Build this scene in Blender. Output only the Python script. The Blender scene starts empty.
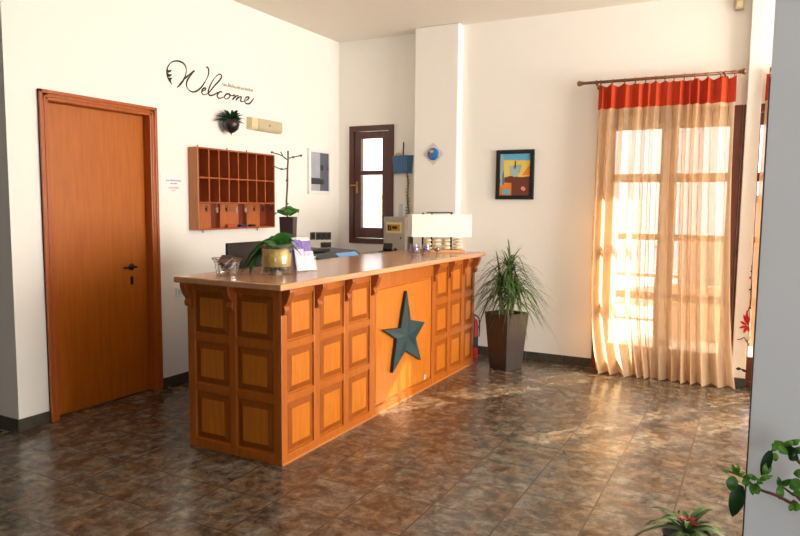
import bpy, bmesh, math, random
from mathutils import Vector, Matrix
random.seed(7)
PI = math.pi
COL = bpy.context.scene.collection

# ------------------------------------------------------------------ camera
F, PITCH, YAW, ROLL, H = 672.46, -0.0932, 0.4866, 0.0099, 1.40
fw = Vector((-math.sin(YAW)*math.cos(PITCH), math.cos(YAW)*math.cos(PITCH), math.sin(PITCH)))
r0 = Vector((math.cos(YAW), math.sin(YAW), 0)); u0 = r0.cross(fw)
rt = r0*math.cos(ROLL) + u0*math.sin(ROLL); up = -r0*math.sin(ROLL) + u0*math.cos(ROLL)
cam = bpy.data.cameras.new('camera'); cam.sensor_width = 36; cam.lens = F*36/800
cam.clip_start = .05; cam.clip_end = 200
co = bpy.data.objects.new('camera', cam); COL.objects.link(co)
co.matrix_world = Matrix(((rt.x, up.x, -fw.x, 0), (rt.y, up.y, -fw.y, 0), (rt.z, up.z, -fw.z, H), (0, 0, 0, 1)))
bpy.context.scene.camera = co

def _ray(x, y): return fw + rt*((x-400)/F) - up*((y-268)/F)
def atX(x, y, c): d = _ray(x, y); return Vector((0, 0, H)) + d*(c/d.x)   # where a sight line meets the wall plane X=c
def atY(x, y, c): d = _ray(x, y); return Vector((0, 0, H)) + d*(c/d.y)

# ------------------------------------------------------------------ materials
def _n(nt, t, **kw):
    n = nt.nodes.new(t)
    for k, v in kw.items(): setattr(n, k, v)
    return n
def srgb(r, g, b):
    f = lambda c: (c/255/12.92 if c/255 <= .04045 else ((c/255+.055)/1.055)**2.4)
    return (f(r), f(g), f(b), 1)
def plain(name, col, rough=.5, metal=0, noise=.06, scale=30, bump=0, coat=0, spec=.5):
    m = bpy.data.materials.new(name); m.use_nodes = True; nt = m.node_tree; b = nt.nodes['Principled BSDF']
    b.inputs['Roughness'].default_value = rough; b.inputs['Metallic'].default_value = metal
    b.inputs['Coat Weight'].default_value = coat; b.inputs['Specular IOR Level'].default_value = spec
    tc = _n(nt, 'ShaderNodeTexCoord'); nz = _n(nt, 'ShaderNodeTexNoise'); nz.inputs['Scale'].default_value = scale
    nt.links.new(tc.outputs['Object'], nz.inputs['Vector'])
    mx = _n(nt, 'ShaderNodeMix', data_type='RGBA')
    mx.inputs[6].default_value = tuple(c*(1-noise) for c in col[:3])+(1,); mx.inputs[7].default_value = tuple(min(1, c*(1+noise)) for c in col[:3])+(1,)
    nt.links.new(nz.outputs['Fac'], mx.inputs[0]); nt.links.new(mx.outputs[2], b.inputs['Base Color'])
    if bump:
        bp = _n(nt, 'ShaderNodeBump'); bp.inputs['Strength'].default_value = bump; bp.inputs['Distance'].default_value = .01
        nt.links.new(nz.outputs['Fac'], bp.inputs['Height']); nt.links.new(bp.outputs[0], b.inputs['Normal'])
    return m
def wood(name, c1, c2, rough=.35, stretch=(14, 14, 1.2), scale=3, coat=.3):
    m = bpy.data.materials.new(name); m.use_nodes = True; nt = m.node_tree; b = nt.nodes['Principled BSDF']
    tc = _n(nt, 'ShaderNodeTexCoord'); mp = _n(nt, 'ShaderNodeMapping'); mp.inputs['Scale'].default_value = stretch
    nz = _n(nt, 'ShaderNodeTexNoise'); nz.inputs['Scale'].default_value = scale; nz.inputs['Detail'].default_value = 6; nz.inputs['Roughness'].default_value = .6
    cr = _n(nt, 'ShaderNodeValToRGB'); cr.color_ramp.elements[0].position = .3; cr.color_ramp.elements[1].position = .7
    cr.color_ramp.elements[0].color = c1; cr.color_ramp.elements[1].color = c2
    L = nt.links.new
    L(tc.outputs['Object'], mp.inputs[0]); L(mp.outputs[0], nz.inputs['Vector']); L(nz.outputs['Fac'], cr.inputs[0]); L(cr.outputs[0], b.inputs['Base Color'])
    b.inputs['Roughness'].default_value = rough; b.inputs['Coat Weight'].default_value = coat; b.inputs['Coat Roughness'].default_value = .2
    return m
def glass(name, tint=(1, 1, 1, 1), rough=.02, refl=.12, trans=.9):
    m = bpy.data.materials.new(name); m.use_nodes = True; nt = m.node_tree; nt.nodes.clear(); L = nt.links.new
    o = _n(nt, 'ShaderNodeOutputMaterial'); t = _n(nt, 'ShaderNodeBsdfTransparent'); g = _n(nt, 'ShaderNodeBsdfGlossy'); lw = _n(nt, 'ShaderNodeLayerWeight')
    t.inputs[0].default_value = tint; g.inputs['Roughness'].default_value = rough; lw.inputs[0].default_value = .35
    mm = _n(nt, 'ShaderNodeMath', operation='MULTIPLY_ADD'); mm.inputs[1].default_value = .4; mm.inputs[2].default_value = refl*.4
    nz = _n(nt, 'ShaderNodeTexNoise'); nz.inputs['Scale'].default_value = 2
    mx = _n(nt, 'ShaderNodeMixShader'); L(lw.outputs['Facing'], mm.inputs[0]); L(mm.outputs[0], mx.inputs[0]); L(t.outputs[0], mx.inputs[1]); L(g.outputs[0], mx.inputs[2]); L(mx.outputs[0], o.inputs[0])
    return m
def sheer(name, col, transp=.3, trans=.6, stripe=None):
    m = bpy.data.materials.new(name); m.use_nodes = True; nt = m.node_tree; nt.nodes.clear(); L = nt.links.new
    o = _n(nt, 'ShaderNodeOutputMaterial'); d = _n(nt, 'ShaderNodeBsdfDiffuse'); tl = _n(nt, 'ShaderNodeBsdfTranslucent'); tp = _n(nt, 'ShaderNodeBsdfTransparent')
    tc = _n(nt, 'ShaderNodeTexCoord'); mp = _n(nt, 'ShaderNodeMapping'); mp.inputs['Scale'].default_value = (60, 1, 3)
    nz = _n(nt, 'ShaderNodeTexNoise'); nz.inputs['Scale'].default_value = 1.2
    cr = _n(nt, 'ShaderNodeValToRGB'); cr.color_ramp.elements[0].position = .35; cr.color_ramp.elements[1].position = .65
    cr.color_ramp.elements[0].color = tuple(c*.88 for c in col[:3])+(1,); cr.color_ramp.elements[1].color = col
    L(tc.outputs['Object'], mp.inputs[0]); L(mp.outputs[0], nz.inputs['Vector']); L(nz.outputs['Fac'], cr.inputs[0])
    L(cr.outputs[0], d.inputs[0]); L(cr.outputs[0], tl.inputs[0]); tp.inputs[0].default_value = tuple(min(1, .72+.34*c) for c in col[:3])+(1,)
    m1 = _n(nt, 'ShaderNodeMixShader'); m1.inputs[0].default_value = trans; L(d.outputs[0], m1.inputs[1]); L(tl.outputs[0], m1.inputs[2])
    m2 = _n(nt, 'ShaderNodeMixShader'); lw = _n(nt, 'ShaderNodeLayerWeight'); lw.inputs[0].default_value = .5; mr = _n(nt, 'ShaderNodeMapRange'); mr.inputs['From Max'].default_value = .75; mr.inputs['To Min'].default_value = transp*1.45; mr.inputs['To Max'].default_value = transp*.15
    L(lw.outputs['Facing'], mr.inputs[0]); L(mr.outputs[0], m2.inputs[0]); L(m1.outputs[0], m2.inputs[1]); L(tp.outputs[0], m2.inputs[2]); L(m2.outputs[0], o.inputs[0])
    return m
def leafmat(name, c1, c2, rough=.4, scale=9):
    m = bpy.data.materials.new(name); m.use_nodes = True; nt = m.node_tree; b = nt.nodes['Principled BSDF']; L = nt.links.new
    tc = _n(nt, 'ShaderNodeTexCoord'); nz = _n(nt, 'ShaderNodeTexNoise'); nz.inputs['Scale'].default_value = scale
    cr = _n(nt, 'ShaderNodeValToRGB'); cr.color_ramp.elements[0].position = .35; cr.color_ramp.elements[1].position = .65
    cr.color_ramp.elements[0].color = c1; cr.color_ramp.elements[1].color = c2
    L(tc.outputs['Object'], nz.inputs['Vector']); L(nz.outputs['Fac'], cr.inputs[0]); L(cr.outputs[0], b.inputs['Base Color'])
    b.inputs['Roughness'].default_value = rough; b.inputs['Subsurface Weight'].default_value = 0
    return m
def floor_material():
    m = bpy.data.materials.new('floor_tiles'); m.use_nodes = True; nt = m.node_tree; b = nt.nodes['Principled BSDF']; L = nt.links.new
    tc = _n(nt, 'ShaderNodeTexCoord')
    mp0 = _n(nt, 'ShaderNodeMapping'); mp0.inputs['Location'].default_value = (0.94, -3.77, 0)
    br = _n(nt, 'ShaderNodeTexBrick', offset=0.0, squash=1.0)
    br.inputs['Scale'].default_value = 1; br.inputs['Brick Width'].default_value = .335; br.inputs['Row Height'].default_value = .335
    br.inputs['Mortar Size'].default_value = .004; br.inputs['Mortar Smooth'].default_value = .2
    br.inputs['Color1'].default_value = (.0, 0, 0, 1); br.inputs['Color2'].default_value = (1, 1, 1, 1); br.inputs['Mortar'].default_value = (.5, .5, .5, 1)
    L(tc.outputs['Object'], mp0.inputs[0]); L(mp0.outputs[0], br.inputs['Vector'])
    # every tile shifts the mottling a little
    add = _n(nt, 'ShaderNodeVectorMath', operation='MULTIPLY_ADD'); add.inputs[1].default_value = (3, 5, 2)
    L(br.outputs['Color'], add.inputs[0]); L(tc.outputs['Object'], add.inputs[2])
    n1 = _n(nt, 'ShaderNodeTexNoise'); n1.inputs['Scale'].default_value = 13; n1.inputs['Detail'].default_value = 9; n1.inputs['Roughness'].default_value = .72; n1.inputs['Distortion'].default_value = .35
    n2 = _n(nt, 'ShaderNodeTexNoise'); n2.inputs['Scale'].default_value = 6; n2.inputs['Detail'].default_value = 4; n2.inputs['Distortion'].default_value = .3
    L(add.outputs[0], n1.inputs['Vector']); L(add.outputs[0], n2.inputs['Vector'])
    c1 = _n(nt, 'ShaderNodeValToRGB'); e = c1.color_ramp.elements
    e[0].position = .36; e[0].color = srgb(76, 67, 58); e[1].position = .68; e[1].color = srgb(176, 166, 151)
    x = e.new(.46); x.color = srgb(110, 98, 85); x = e.new(.55); x.color = srgb(140, 127, 111)
    c2 = _n(nt, 'ShaderNodeValToRGB'); e = c2.color_ramp.elements
    e[0].position = .40; e[0].color = srgb(206, 188, 168); e[1].position = .58; e[1].color = srgb(204, 208, 208)
    L(n1.outputs['Fac'], c1.inputs[0]); L(n2.outputs['Fac'], c2.inputs[0])
    mu = _n(nt, 'ShaderNodeMix', data_type='RGBA', blend_type='MULTIPLY'); mu.inputs[0].default_value = 1
    L(c1.outputs[0], mu.inputs[6]); L(c2.outputs[0], mu.inputs[7])
    gr = _n(nt, 'ShaderNodeMix', data_type='RGBA'); L(br.outputs['Fac'], gr.inputs[0]); L(mu.outputs[2], gr.inputs[6]); gr.inputs[7].default_value = srgb(72, 58, 46)
    L(gr.outputs[2], b.inputs['Base Color'])
    rr = _n(nt, 'ShaderNodeMapRange'); rr.inputs['To Min'].default_value = .16; rr.inputs['To Max'].default_value = .28
    L(n1.outputs['Fac'], rr.inputs[0]); L(rr.outputs[0], b.inputs['Roughness'])
    b.inputs['Specular IOR Level'].default_value = .5
    bp = _n(nt, 'ShaderNodeBump'); bp.inputs['Strength'].default_value = .12; bp.inputs['Distance'].default_value = .004
    iv = _n(nt, 'ShaderNodeMath', operation='MULTIPLY_ADD'); iv.inputs[1].default_value = -1.5; L(br.outputs['Fac'], iv.inputs[0]); L(n1.outputs['Fac'], iv.inputs[2])
    L(iv.outputs[0], bp.inputs['Height']); L(bp.outputs[0], b.inputs['Normal'])
    return m

M = {}
M['wall'] = plain('wall_plaster', srgb(245, 240, 231), .75, noise=.015, scale=6, bump=.03, spec=.2)
M['dim_wall'] = plain('unseen_wall_dimmed', srgb(128, 126, 122), .8, noise=.02, scale=6, spec=.2)  # dark grey put on unseen walls only to cut bounced light
M['ceiling'] = plain('ceiling_plaster', srgb(238, 230, 216), .85, noise=.01, scale=5, spec=.15)
M['partition'] = plain('partition_paint', srgb(238, 243, 248), .6, noise=.01, scale=4, spec=.25)
M['floor'] = floor_material()
M['marble'] = plain('baseboard_marble', srgb(72, 68, 59), .3, noise=.55, scale=22)
M['door'] = wood('door_veneer', srgb(166, 84, 6), srgb(186, 100, 12), .42, (10, 10, .8), 4, coat=.1)
M['door_frame'] = wood('door_frame_wood', srgb(158, 74, 14), srgb(178, 90, 22), .4, (12, 12, 1), 4)
M['counter'] = wood('counter_wood', srgb(160, 80, 10), srgb(178, 95, 17), .36, (9, 9, 1.0), 4)
M['field'] = wood('counter_panel_wood', srgb(180, 97, 14), srgb(200, 115, 24), .36, (9, 9, 1.0), 5)
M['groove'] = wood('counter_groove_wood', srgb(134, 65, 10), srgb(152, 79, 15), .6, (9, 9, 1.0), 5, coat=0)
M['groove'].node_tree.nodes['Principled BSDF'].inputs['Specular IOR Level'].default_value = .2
M['corbel'] = wood('corbel_wood', srgb(146, 66, 14), srgb(168, 84, 22), .4, (9, 9, 2), 5)
M['top'] = wood('countertop_laminate', srgb(196, 138, 98), srgb(212, 156, 114), .22, (10, 1, 10), 3, coat=.5)
M['rack'] = wood('rack_wood', srgb(150, 66, 22), srgb(172, 84, 30), .4, (10, 10, 1.2), 5)
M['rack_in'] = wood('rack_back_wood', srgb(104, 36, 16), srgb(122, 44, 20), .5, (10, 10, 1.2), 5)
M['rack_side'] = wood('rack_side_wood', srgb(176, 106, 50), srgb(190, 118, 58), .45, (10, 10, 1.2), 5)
M['insert'] = wood('insert_wood', srgb(164, 84, 34), srgb(182, 98, 42), .45, (10, 10, 1.2), 5)
M['winwood'] = wood('window_dark_wood', srgb(66, 26, 16), srgb(84, 34, 20), .4, (12, 12, 1.2), 5)
M['frwood'] = wood('french_window_wood', srgb(96, 44, 26), srgb(116, 56, 32), .45, (12, 12, 1.2), 5)
M['rod'] = wood('rod_wood', srgb(112, 66, 34), srgb(132, 82, 44), .4, (1, 10, 10), 5)
M['black'] = plain('black_plastic', srgb(24, 24, 26), .45)
M['darkgrey'] = plain('dark_grey_plastic', srgb(54, 55, 58), .5)
M['switch'] = plain('socket_grey', srgb(78, 74, 66), .4)
M['switch_in'] = plain('socket_dark', srgb(44, 42, 38), .4)
M['iron'] = plain('dark_metal', srgb(52, 46, 40), .35, .8)
M['brass'] = plain('brass', srgb(178, 138, 72), .3, .9)
M['steel'] = plain('steel', srgb(190, 188, 182), .25, .9)
M['white'] = plain('white_plastic', srgb(236, 234, 228), .5)
M['paper'] = plain('paper', srgb(240, 238, 234), .5)
M['beige'] = plain('beige_plastic', srgb(196, 180, 146), .5, noise=.05)
M['beige2'] = plain('beige_lens', srgb(222, 206, 160), .4)
M['cabgrey'] = plain('cabinet_grey', srgb(168, 160, 146), .5)
M['sign_gold'] = plain('sign_gold', srgb(196, 140, 50), .5)
M['sign_pale'] = plain('sign_pale', srgb(220, 204, 140), .5)
M['star'] = plain('star_teal_paint', srgb(22, 58, 64), .4, noise=.12, scale=14)
M['star2'] = plain('star_edge_paint', srgb(12, 28, 30), .5)
M['decal'] = plain('decal_black', srgb(48, 36, 30), .7)
M['decal_grey'] = plain('decal_grey', srgb(150, 142, 130), .8)
M['decal_red'] = plain('decal_red', srgb(206, 28, 36), .7)
M['blue_ink'] = plain('blue_ink', srgb(140, 146, 196), .8)
M['red_ink'] = plain('red_ink', srgb(226, 150, 150), .8)
M['clear'] = glass('clear_glass', (.96, .98, .97, 1))
M['pane'] = glass('window_pane', (.97, .98, 1, 1), refl=.1)
M['gold_foil'] = plain('gold_foil', srgb(222, 184, 104), .35, .3, noise=.5, scale=34, bump=.3)
M['stone'] = plain('grey_pebbles', srgb(96, 92, 88), .5, noise=.6, scale=40)
M['orchid'] = leafmat('orchid_leaf', srgb(30, 84, 26), srgb(70, 132, 44), .3)
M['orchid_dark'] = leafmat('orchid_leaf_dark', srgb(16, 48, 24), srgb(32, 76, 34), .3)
M['twig'] = plain('twig', srgb(92, 72, 48), .7, noise=.3)
M['twig_leaf'] = leafmat('twig_bud', srgb(70, 76, 44), srgb(104, 104, 62), .6)
M['pot_dark'] = plain('pot_dark', srgb(58, 42, 42), .4)
M['planter'] = wood('planter_dark', srgb(40, 34, 31), srgb(60, 52, 47), .45, (12, 12, 1), 6)
M['soil'] = plain('soil', srgb(46, 34, 26), .9, noise=.4, scale=60)
M['drac'] = leafmat('dracaena_leaf', srgb(30, 56, 20), srgb(84, 112, 48), .4, 16)
M['drac_stem'] = plain('dracaena_stem', srgb(126, 112, 74), .8, noise=.25)
M['jade'] = leafmat('vine_leaf', srgb(52, 108, 24), srgb(104, 164, 50), .4, 20)
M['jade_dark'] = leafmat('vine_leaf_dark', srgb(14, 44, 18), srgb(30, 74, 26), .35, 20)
M['jade_stem'] = plain('vine_stem', srgb(104, 62, 48), .6, noise=.2)
M['brom'] = leafmat('bromeliad_leaf', srgb(44, 76, 30), srgb(100, 128, 70), .45, 14)
M['brom_red'] = leafmat('bromeliad_red', srgb(120, 34, 34), srgb(196, 70, 62), .5, 30)
M['sheer'] = sheer('sheer_fabric', srgb(235, 206, 168), .36, .6)
M['heading'] = sheer('heading_fabric', srgb(208, 78, 48), .02, .3)
M['shade'] = plain('shade_fabric', srgb(233, 227, 217), .8, noise=.03, scale=18)
M['pebble'] = plain('cream_pebble', srgb(226, 210, 176), .5, noise=.06)
M['lampwood'] = wood('lamp_base_wood', srgb(190, 130, 70), srgb(206, 148, 88), .5)
M['blue_basket'] = plain('blue_felt', srgb(84, 122, 160), .8, noise=.15, scale=60)
M['yellow'] = plain('yellow_cloth', srgb(206, 184, 84), .8)
M['olive'] = plain('olive_cord', srgb(150, 136, 70), .8)
M['pale_blue'] = plain('pale_blue_paper', srgb(204, 208, 216), .7)
M['purple'] = plain('leaflet_purple', srgb(112, 92, 158), .5, noise=.6, scale=38)
M['leaflet'] = plain('leaflet_white', srgb(190, 180, 200), .5, noise=.6, scale=40)
M['screen'] = plain('blue_screen', srgb(126, 178, 232), .25, noise=.2, scale=40)
M['redmetal'] = plain('red_enamel', srgb(190, 26, 24), .3)
M['blue_plate'] = plain('blue_glaze', srgb(40, 120, 190), .25, noise=.5, scale=24)
M['teal_plate'] = plain('violet_glaze', srgb(92, 92, 150), .3, noise=.4, scale=24)
M['sky_paint'] = plain('sky_paint', srgb(92, 170, 206), .5, noise=.12, scale=14)
M['yellow_paint'] = plain('yellow_paint', srgb(232, 200, 96), .5, noise=.12, scale=14)
M['brown_paint'] = plain('brown_paint', srgb(112, 58, 44), .5, noise=.15, scale=10)
M['orange_paint'] = plain('orange_paint', srgb(222, 132, 46), .5, noise=.15, scale=10)
M['pale_paint'] = plain('pale_paint', srgb(156, 184, 190), .5, noise=.1, scale=14)
M['pink_paint'] = plain('pink_paint', srgb(226, 154, 122), .5)
M['photo_grey'] = plain('photo_grey', srgb(168, 170, 178), .4, noise=.3, scale=9)
M['photo_dark'] = plain('photo_dark', srgb(92, 94, 104), .4, noise=.2, scale=9)
M['photo_black'] = plain('photo_black', srgb(34, 34, 40), .4)
M['jar_violet'] = plain('violet_sweets', srgb(128, 110, 150), .5, noise=.6, scale=70)
M['card'] = plain('dark_cards', srgb(96, 70, 72), .6, noise=.5, scale=50)
M['outwall'] = plain('outside_plaster', srgb(236, 234, 236), .9)
M['outground'] = plain('terrace_concrete', srgb(206, 200, 192), .9)
M['outrail'] = plain('rail_paint', srgb(120, 112, 112), .6)
M['green_out'] = leafmat('garden_bush', srgb(190, 210, 140), srgb(226, 236, 190), .8)
M['edge_dark'] = plain('edge_strip_dark', srgb(52, 50, 48), .5)

# ------------------------------------------------------------------ mesh helpers
def nb(): return bmesh.new()
def box(bm, x0, x1, y0, y1, z0, z1):
    v = [bm.verts.new((x, y, z)) for x in (x0, x1) for y in (y0, y1) for z in (z0, z1)]
    for f in ((0, 1, 3, 2), (4, 6, 7, 5), (0, 4, 5, 1), (2, 3, 7, 6), (0, 2, 6, 4), (1, 5, 7, 3)): bm.faces.new([v[i] for i in f])
    return v
def obox(bm, c, ax, ay, az, hx, hy, hz):
    c = Vector(c); v = [bm.verts.new(c + ax*(hx*i) + ay*(hy*j) + az*(hz*k)) for i in (-1, 1) for j in (-1, 1) for k in (-1, 1)]
    for f in ((0, 1, 3, 2), (4, 6, 7, 5), (0, 4, 5, 1), (2, 3, 7, 6), (0, 2, 6, 4), (1, 5, 7, 3)): bm.faces.new([v[i] for i in f])
def tube(bm, pts, r, n=8, cap=True):
    pts = [Vector(p) for p in pts]; rs = r if isinstance(r, (list, tuple)) else [r]*len(pts)
    rings = []; ref = None
    for i, p in enumerate(pts):
        t = (pts[min(i+1, len(pts)-1)] - pts[max(i-1, 0)]).normalized()
        if ref is None: ref = t.orthogonal().normalized()
        ref = (ref - t*ref.dot(t)).normalized(); b = t.cross(ref)
        rings.append([bm.verts.new(p + (ref*math.cos(2*PI*k/n) + b*math.sin(2*PI*k/n))*rs[i]) for k in range(n)])
    for a, c in zip(rings, rings[1:]):
        for k in range(n): bm.faces.new((a[k], a[(k+1) % n], c[(k+1) % n], c[k]))
    if cap: bm.faces.new(rings[0][::-1]); bm.faces.new(rings[-1])
def lathe(bm, c, prof, n=20, axis='z', cap=True):
    """prof: list of (radius, height); closed at ends"""
    c = Vector(c); rings = []
    for r, h in prof:
        ring = []
        for k in range(n):
            a, b = r*math.cos(2*PI*k/n), r*math.sin(2*PI*k/n)
            ring.append(bm.verts.new(c + (Vector((a, b, h)) if axis == 'z' else Vector((h, a, b)) if axis == 'x' else Vector((b, h, a)))))
        rings.append(ring)
    for a, d in zip(rings, rings[1:]):
        for k in range(n): bm.faces.new((a[k], a[(k+1) % n], d[(k+1) % n], d[k]))
    if cap: bm.faces.new(rings[0][::-1]); bm.faces.new(rings[-1])
def prism(bm, poly, ext):
    ext = Vector(ext); a = [bm.verts.new(Vector(p)) for p in poly]; b = [bm.verts.new(Vector(p)+ext) for p in poly]; n = len(a)
    bm.faces.new(a[::-1]); bm.faces.new(b)
    for k in range(n): bm.faces.new((a[k], a[(k+1) % n], b[(k+1) % n], b[k]))
def ball(bm, c, r, sx=1, sy=1, sz=1, seg=16):
    bmesh.ops.create_uvsphere(bm, u_segments=seg, v_segments=max(8, seg//2), radius=r, matrix=Matrix.Translation(c) @ Matrix.Diagonal((sx, sy, sz, 1)))
def torus(bm, c, R, r, axis='x', n=16, m=8):
    c = Vector(c); rings = []
    for i in range(n):
        a = 2*PI*i/n; ring = []
        for j in range(m):
            b = 2*PI*j/m; rr = R + r*math.cos(b); h = r*math.sin(b)
            p = (h, rr*math.cos(a), rr*math.sin(a)) if axis == 'x' else (rr*math.cos(a), rr*math.sin(a), h)
            ring.append(bm.verts.new(c + Vector(p)))
        rings.append(ring)
    for i in range(n):
        for j in range(m): bm.faces.new((rings[i][j], rings[(i+1) % n][j], rings[(i+1) % n][(j+1) % m], rings[i][(j+1) % m]))
def blade(bm, base, d, L, w, droop=.3, n=7, fold=.15, prof=None, twist=0, face=(0, 0, 1)):
    base = Vector(base); d = Vector(d).normalized(); side = d.cross(Vector(face))
    if side.length < .05: side = Vector((1, 0, 0))
    side.normalize()
    if twist: side = Matrix.Rotation(twist, 3, d) @ side
    rows = []
    for i in range(n+1):
        t = i/n; p = base + d*(L*t) + Vector((0, 0, -droop*L*t*t)); w_ = w*(prof(t) if prof else max(.03, (1-t)**.7*(.6+.8*min(t*3, .5))))
        tan = (d + Vector((0, 0, -2*droop*t))).normalized(); nrm = side.cross(tan).normalized()
        rows.append([bm.verts.new(p - side*w_ + nrm*(fold*w_)), bm.verts.new(p), bm.verts.new(p + side*w_ + nrm*(fold*w_))])
    for a, b in zip(rows, rows[1:]):
        bm.faces.new((a[0], a[1], b[1], b[0])); bm.faces.new((a[1], a[2], b[2], b[1]))
broad = lambda t: max(.02, math.sin(PI*min(1, (t*.96+.04)**.8)))**.7
def catmull(P, k=6):
    P = [Vector(p) for p in P]; out = []
    for i in range(len(P)-1):
        a, b, c, d = P[max(i-1, 0)], P[i], P[i+1], P[min(i+2, len(P)-1)]
        for j in range(k):
            t = j/k; out.append(.5*((2*b) + (c-a)*t + (2*a-5*b+4*c-d)*t*t + (3*b-a-3*c+d)*t**3))
    out.append(P[-1]); return out
def ribbon(bm, pts, w, nrm, thick=.002):
    nrm = Vector(nrm); n = len(pts); ws = w if isinstance(w, (list, tuple)) else [w]*n; rows = []
    for i, p in enumerate(pts):
        t = (pts[min(i+1, n-1)] - pts[max(i-1, 0)]).normalized(); s = t.cross(nrm).normalized()*ws[i]
        rows.append([bm.verts.new(p - s), bm.verts.new(p - s + nrm*thick), bm.verts.new(p + s + nrm*thick), bm.verts.new(p + s)])
    for a, b in zip(rows, rows[1:]):
        for k in range(3): bm.faces.new((a[k], a[k+1], b[k+1], b[k]))

def empty(name, loc, label=None, cat=None, group=None):
    o = bpy.data.objects.new(name, None); o.location = loc; o.empty_display_size = .1; COL.objects.link(o); tag(o, label, cat, group); return o
def tag(o, label=None, cat=None, group=None, kind=None):
    if label: o['label'] = label
    if cat: o['category'] = cat
    if group: o['group'] = group
    if kind: o['kind'] = kind
    return o
def root_of(o):
    while o.parent: o = o.parent
    return o
def obj(name, bm, mat, parent=None, bevel=0, smooth=False, loc=None, label=None, solid=0):
    """link a bmesh (world coordinates) as one object, its origin at its thing's base"""
    off = Vector(root_of(parent).location) if parent else (Vector(loc) if loc is not None else Vector((0, 0, 0)))
    bmesh.ops.recalc_face_normals(bm, faces=bm.faces)
    bmesh.ops.translate(bm, verts=bm.verts, vec=-off)
    me = bpy.data.meshes.new(name); bm.to_mesh(me); bm.free(); me.materials.append(mat)
    if smooth:
        for p in me.polygons: p.use_smooth = True
    o = bpy.data.objects.new(name, me); COL.objects.link(o)
    if parent: o.parent = parent
    else: o.location = off
    if solid:
        s = o.modifiers.new('solid', 'SOLIDIFY'); s.thickness = solid
    if bevel:
        b = o.modifiers.new('bevel', 'BEVEL'); b.width = bevel; b.segments = 2; b.limit_method = 'ANGLE'; b.angle_limit = math.radians(40)
    if label: o['label'] = label
    return o
def bobj(name, dims, mat, parent=None, bevel=.002, **kw):
    bm = nb(); box(bm, *dims); return obj(name, bm, mat, parent, bevel, **kw)
def struct(name, bm, mat, bevel=0, parent=None):
    o = obj(name, bm, mat, parent, bevel)
    if not parent: o['kind'] = 'structure'
    return o
def sstruct(name, *boxes, mat, bevel=0):
    bm = nb()
    for b in boxes: box(bm, *b)
    return struct(name, bm, mat, bevel)
def copy_tree(o, parent=None):
    c = o.copy(); COL.objects.link(c)
    if parent: c.parent = parent
    for ch in list(o.children): copy_tree(ch, c)
    return c

# ------------------------------------------------------------------ the room
LX, BY, AY, PY, CZ = -3.915, 5.927, 6.006, 5.83, 3.066
OY = 6.19                                                        # outer face of the far wall
sstruct('floor', (-6.6, 4.4, -3.2, OY, -.06, 0), mat=M['floor'])
sstruct('ceiling', (-6.6, 4.4, -3.2, OY+.1, CZ, CZ+.12), mat=M['ceiling'])
DY0, DY1, DH = 2.648, 3.559, 2.085
OP0, OP1, OPH = DY0+.045, DY1-.045, DH-.045                       # door opening
sstruct('wall_left', (LX-.2, LX, 2.45, OP0, 0, CZ), (LX-.2, LX, OP1, AY+.27, 0, CZ), (LX-.2, LX, OP0, OP1, OPH, CZ), (LX-.21, LX-.192, OP0-.01, OP1+.01, -.02, OPH+.01), mat=M['wall'])  # thin last box is added behind the door to stop light leaking
sstruct('wall_front_left', (-6.6, LX-.2, 2.45, 2.65, 0, CZ), mat=M['wall'])
WX0, WX1, WZ0, WZ1 = -3.78, -3.26, 1.0, 2.205
sstruct('wall_alcove', (LX, WX0+.02, AY, AY+.27, 0, CZ), (WX1-.02, -2.9, AY, AY+.27, 0, CZ), (WX0+.02, WX1-.02, AY, AY+.27, 0, WZ0+.02), (WX0+.02, WX1-.02, AY, AY+.27, WZ1-.02, CZ), mat=M['wall'])
sstruct('wall_pillar_left', (-2.95, -2.496, PY, AY+.27, 0, CZ), mat=M['wall'], bevel=.012)
FX0, FX1, FZ = -1.222, -.14, 2.2                                  # french window outer frame
GX0, GX1 = -.135, .947
sstruct('wall_back', (-2.497, FX0+.02, BY, OY, 0, CZ), (FX0+.02, GX1-.02, BY, OY, FZ-.02, CZ), (FX1-.004, GX0+.004, BY, OY, 0, FZ-.02),
        (GX1-.02, 4.4, BY, OY, 0, CZ), mat=M['wall'])
sstruct('wall_pillar_right', (-.118, -.019, PY, BY-.02, 0, CZ), mat=M['wall'], bevel=.008)
# unseen sides: the right wall and the wall behind the viewer both have window openings
sstruct('wall_right', (4.2, 4.4, -3.2, 2.3, 0, CZ), (4.2, 4.4, 2.3, 5.7, 0, .3), (4.2, 4.4, 2.3, 5.7, 2.75, CZ), (4.2, 4.4, 5.7, BY, 0, CZ), mat=M['wall'])
sstruct('wall_rear', (-6.6, .5, -3.2, -3.0, 0, CZ), (.5, 2.5, -3.2, -3.0, 0, 1.0), (.5, 2.5, -3.2, -3.0, 2.7, CZ), (2.5, 4.4, -3.2, -3.0, 0, CZ), mat=M['dim_wall'])
sstruct('wall_far_left', (-6.8, -6.6, -3.2, 2.65, 0, CZ), mat=M['dim_wall'])
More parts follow.
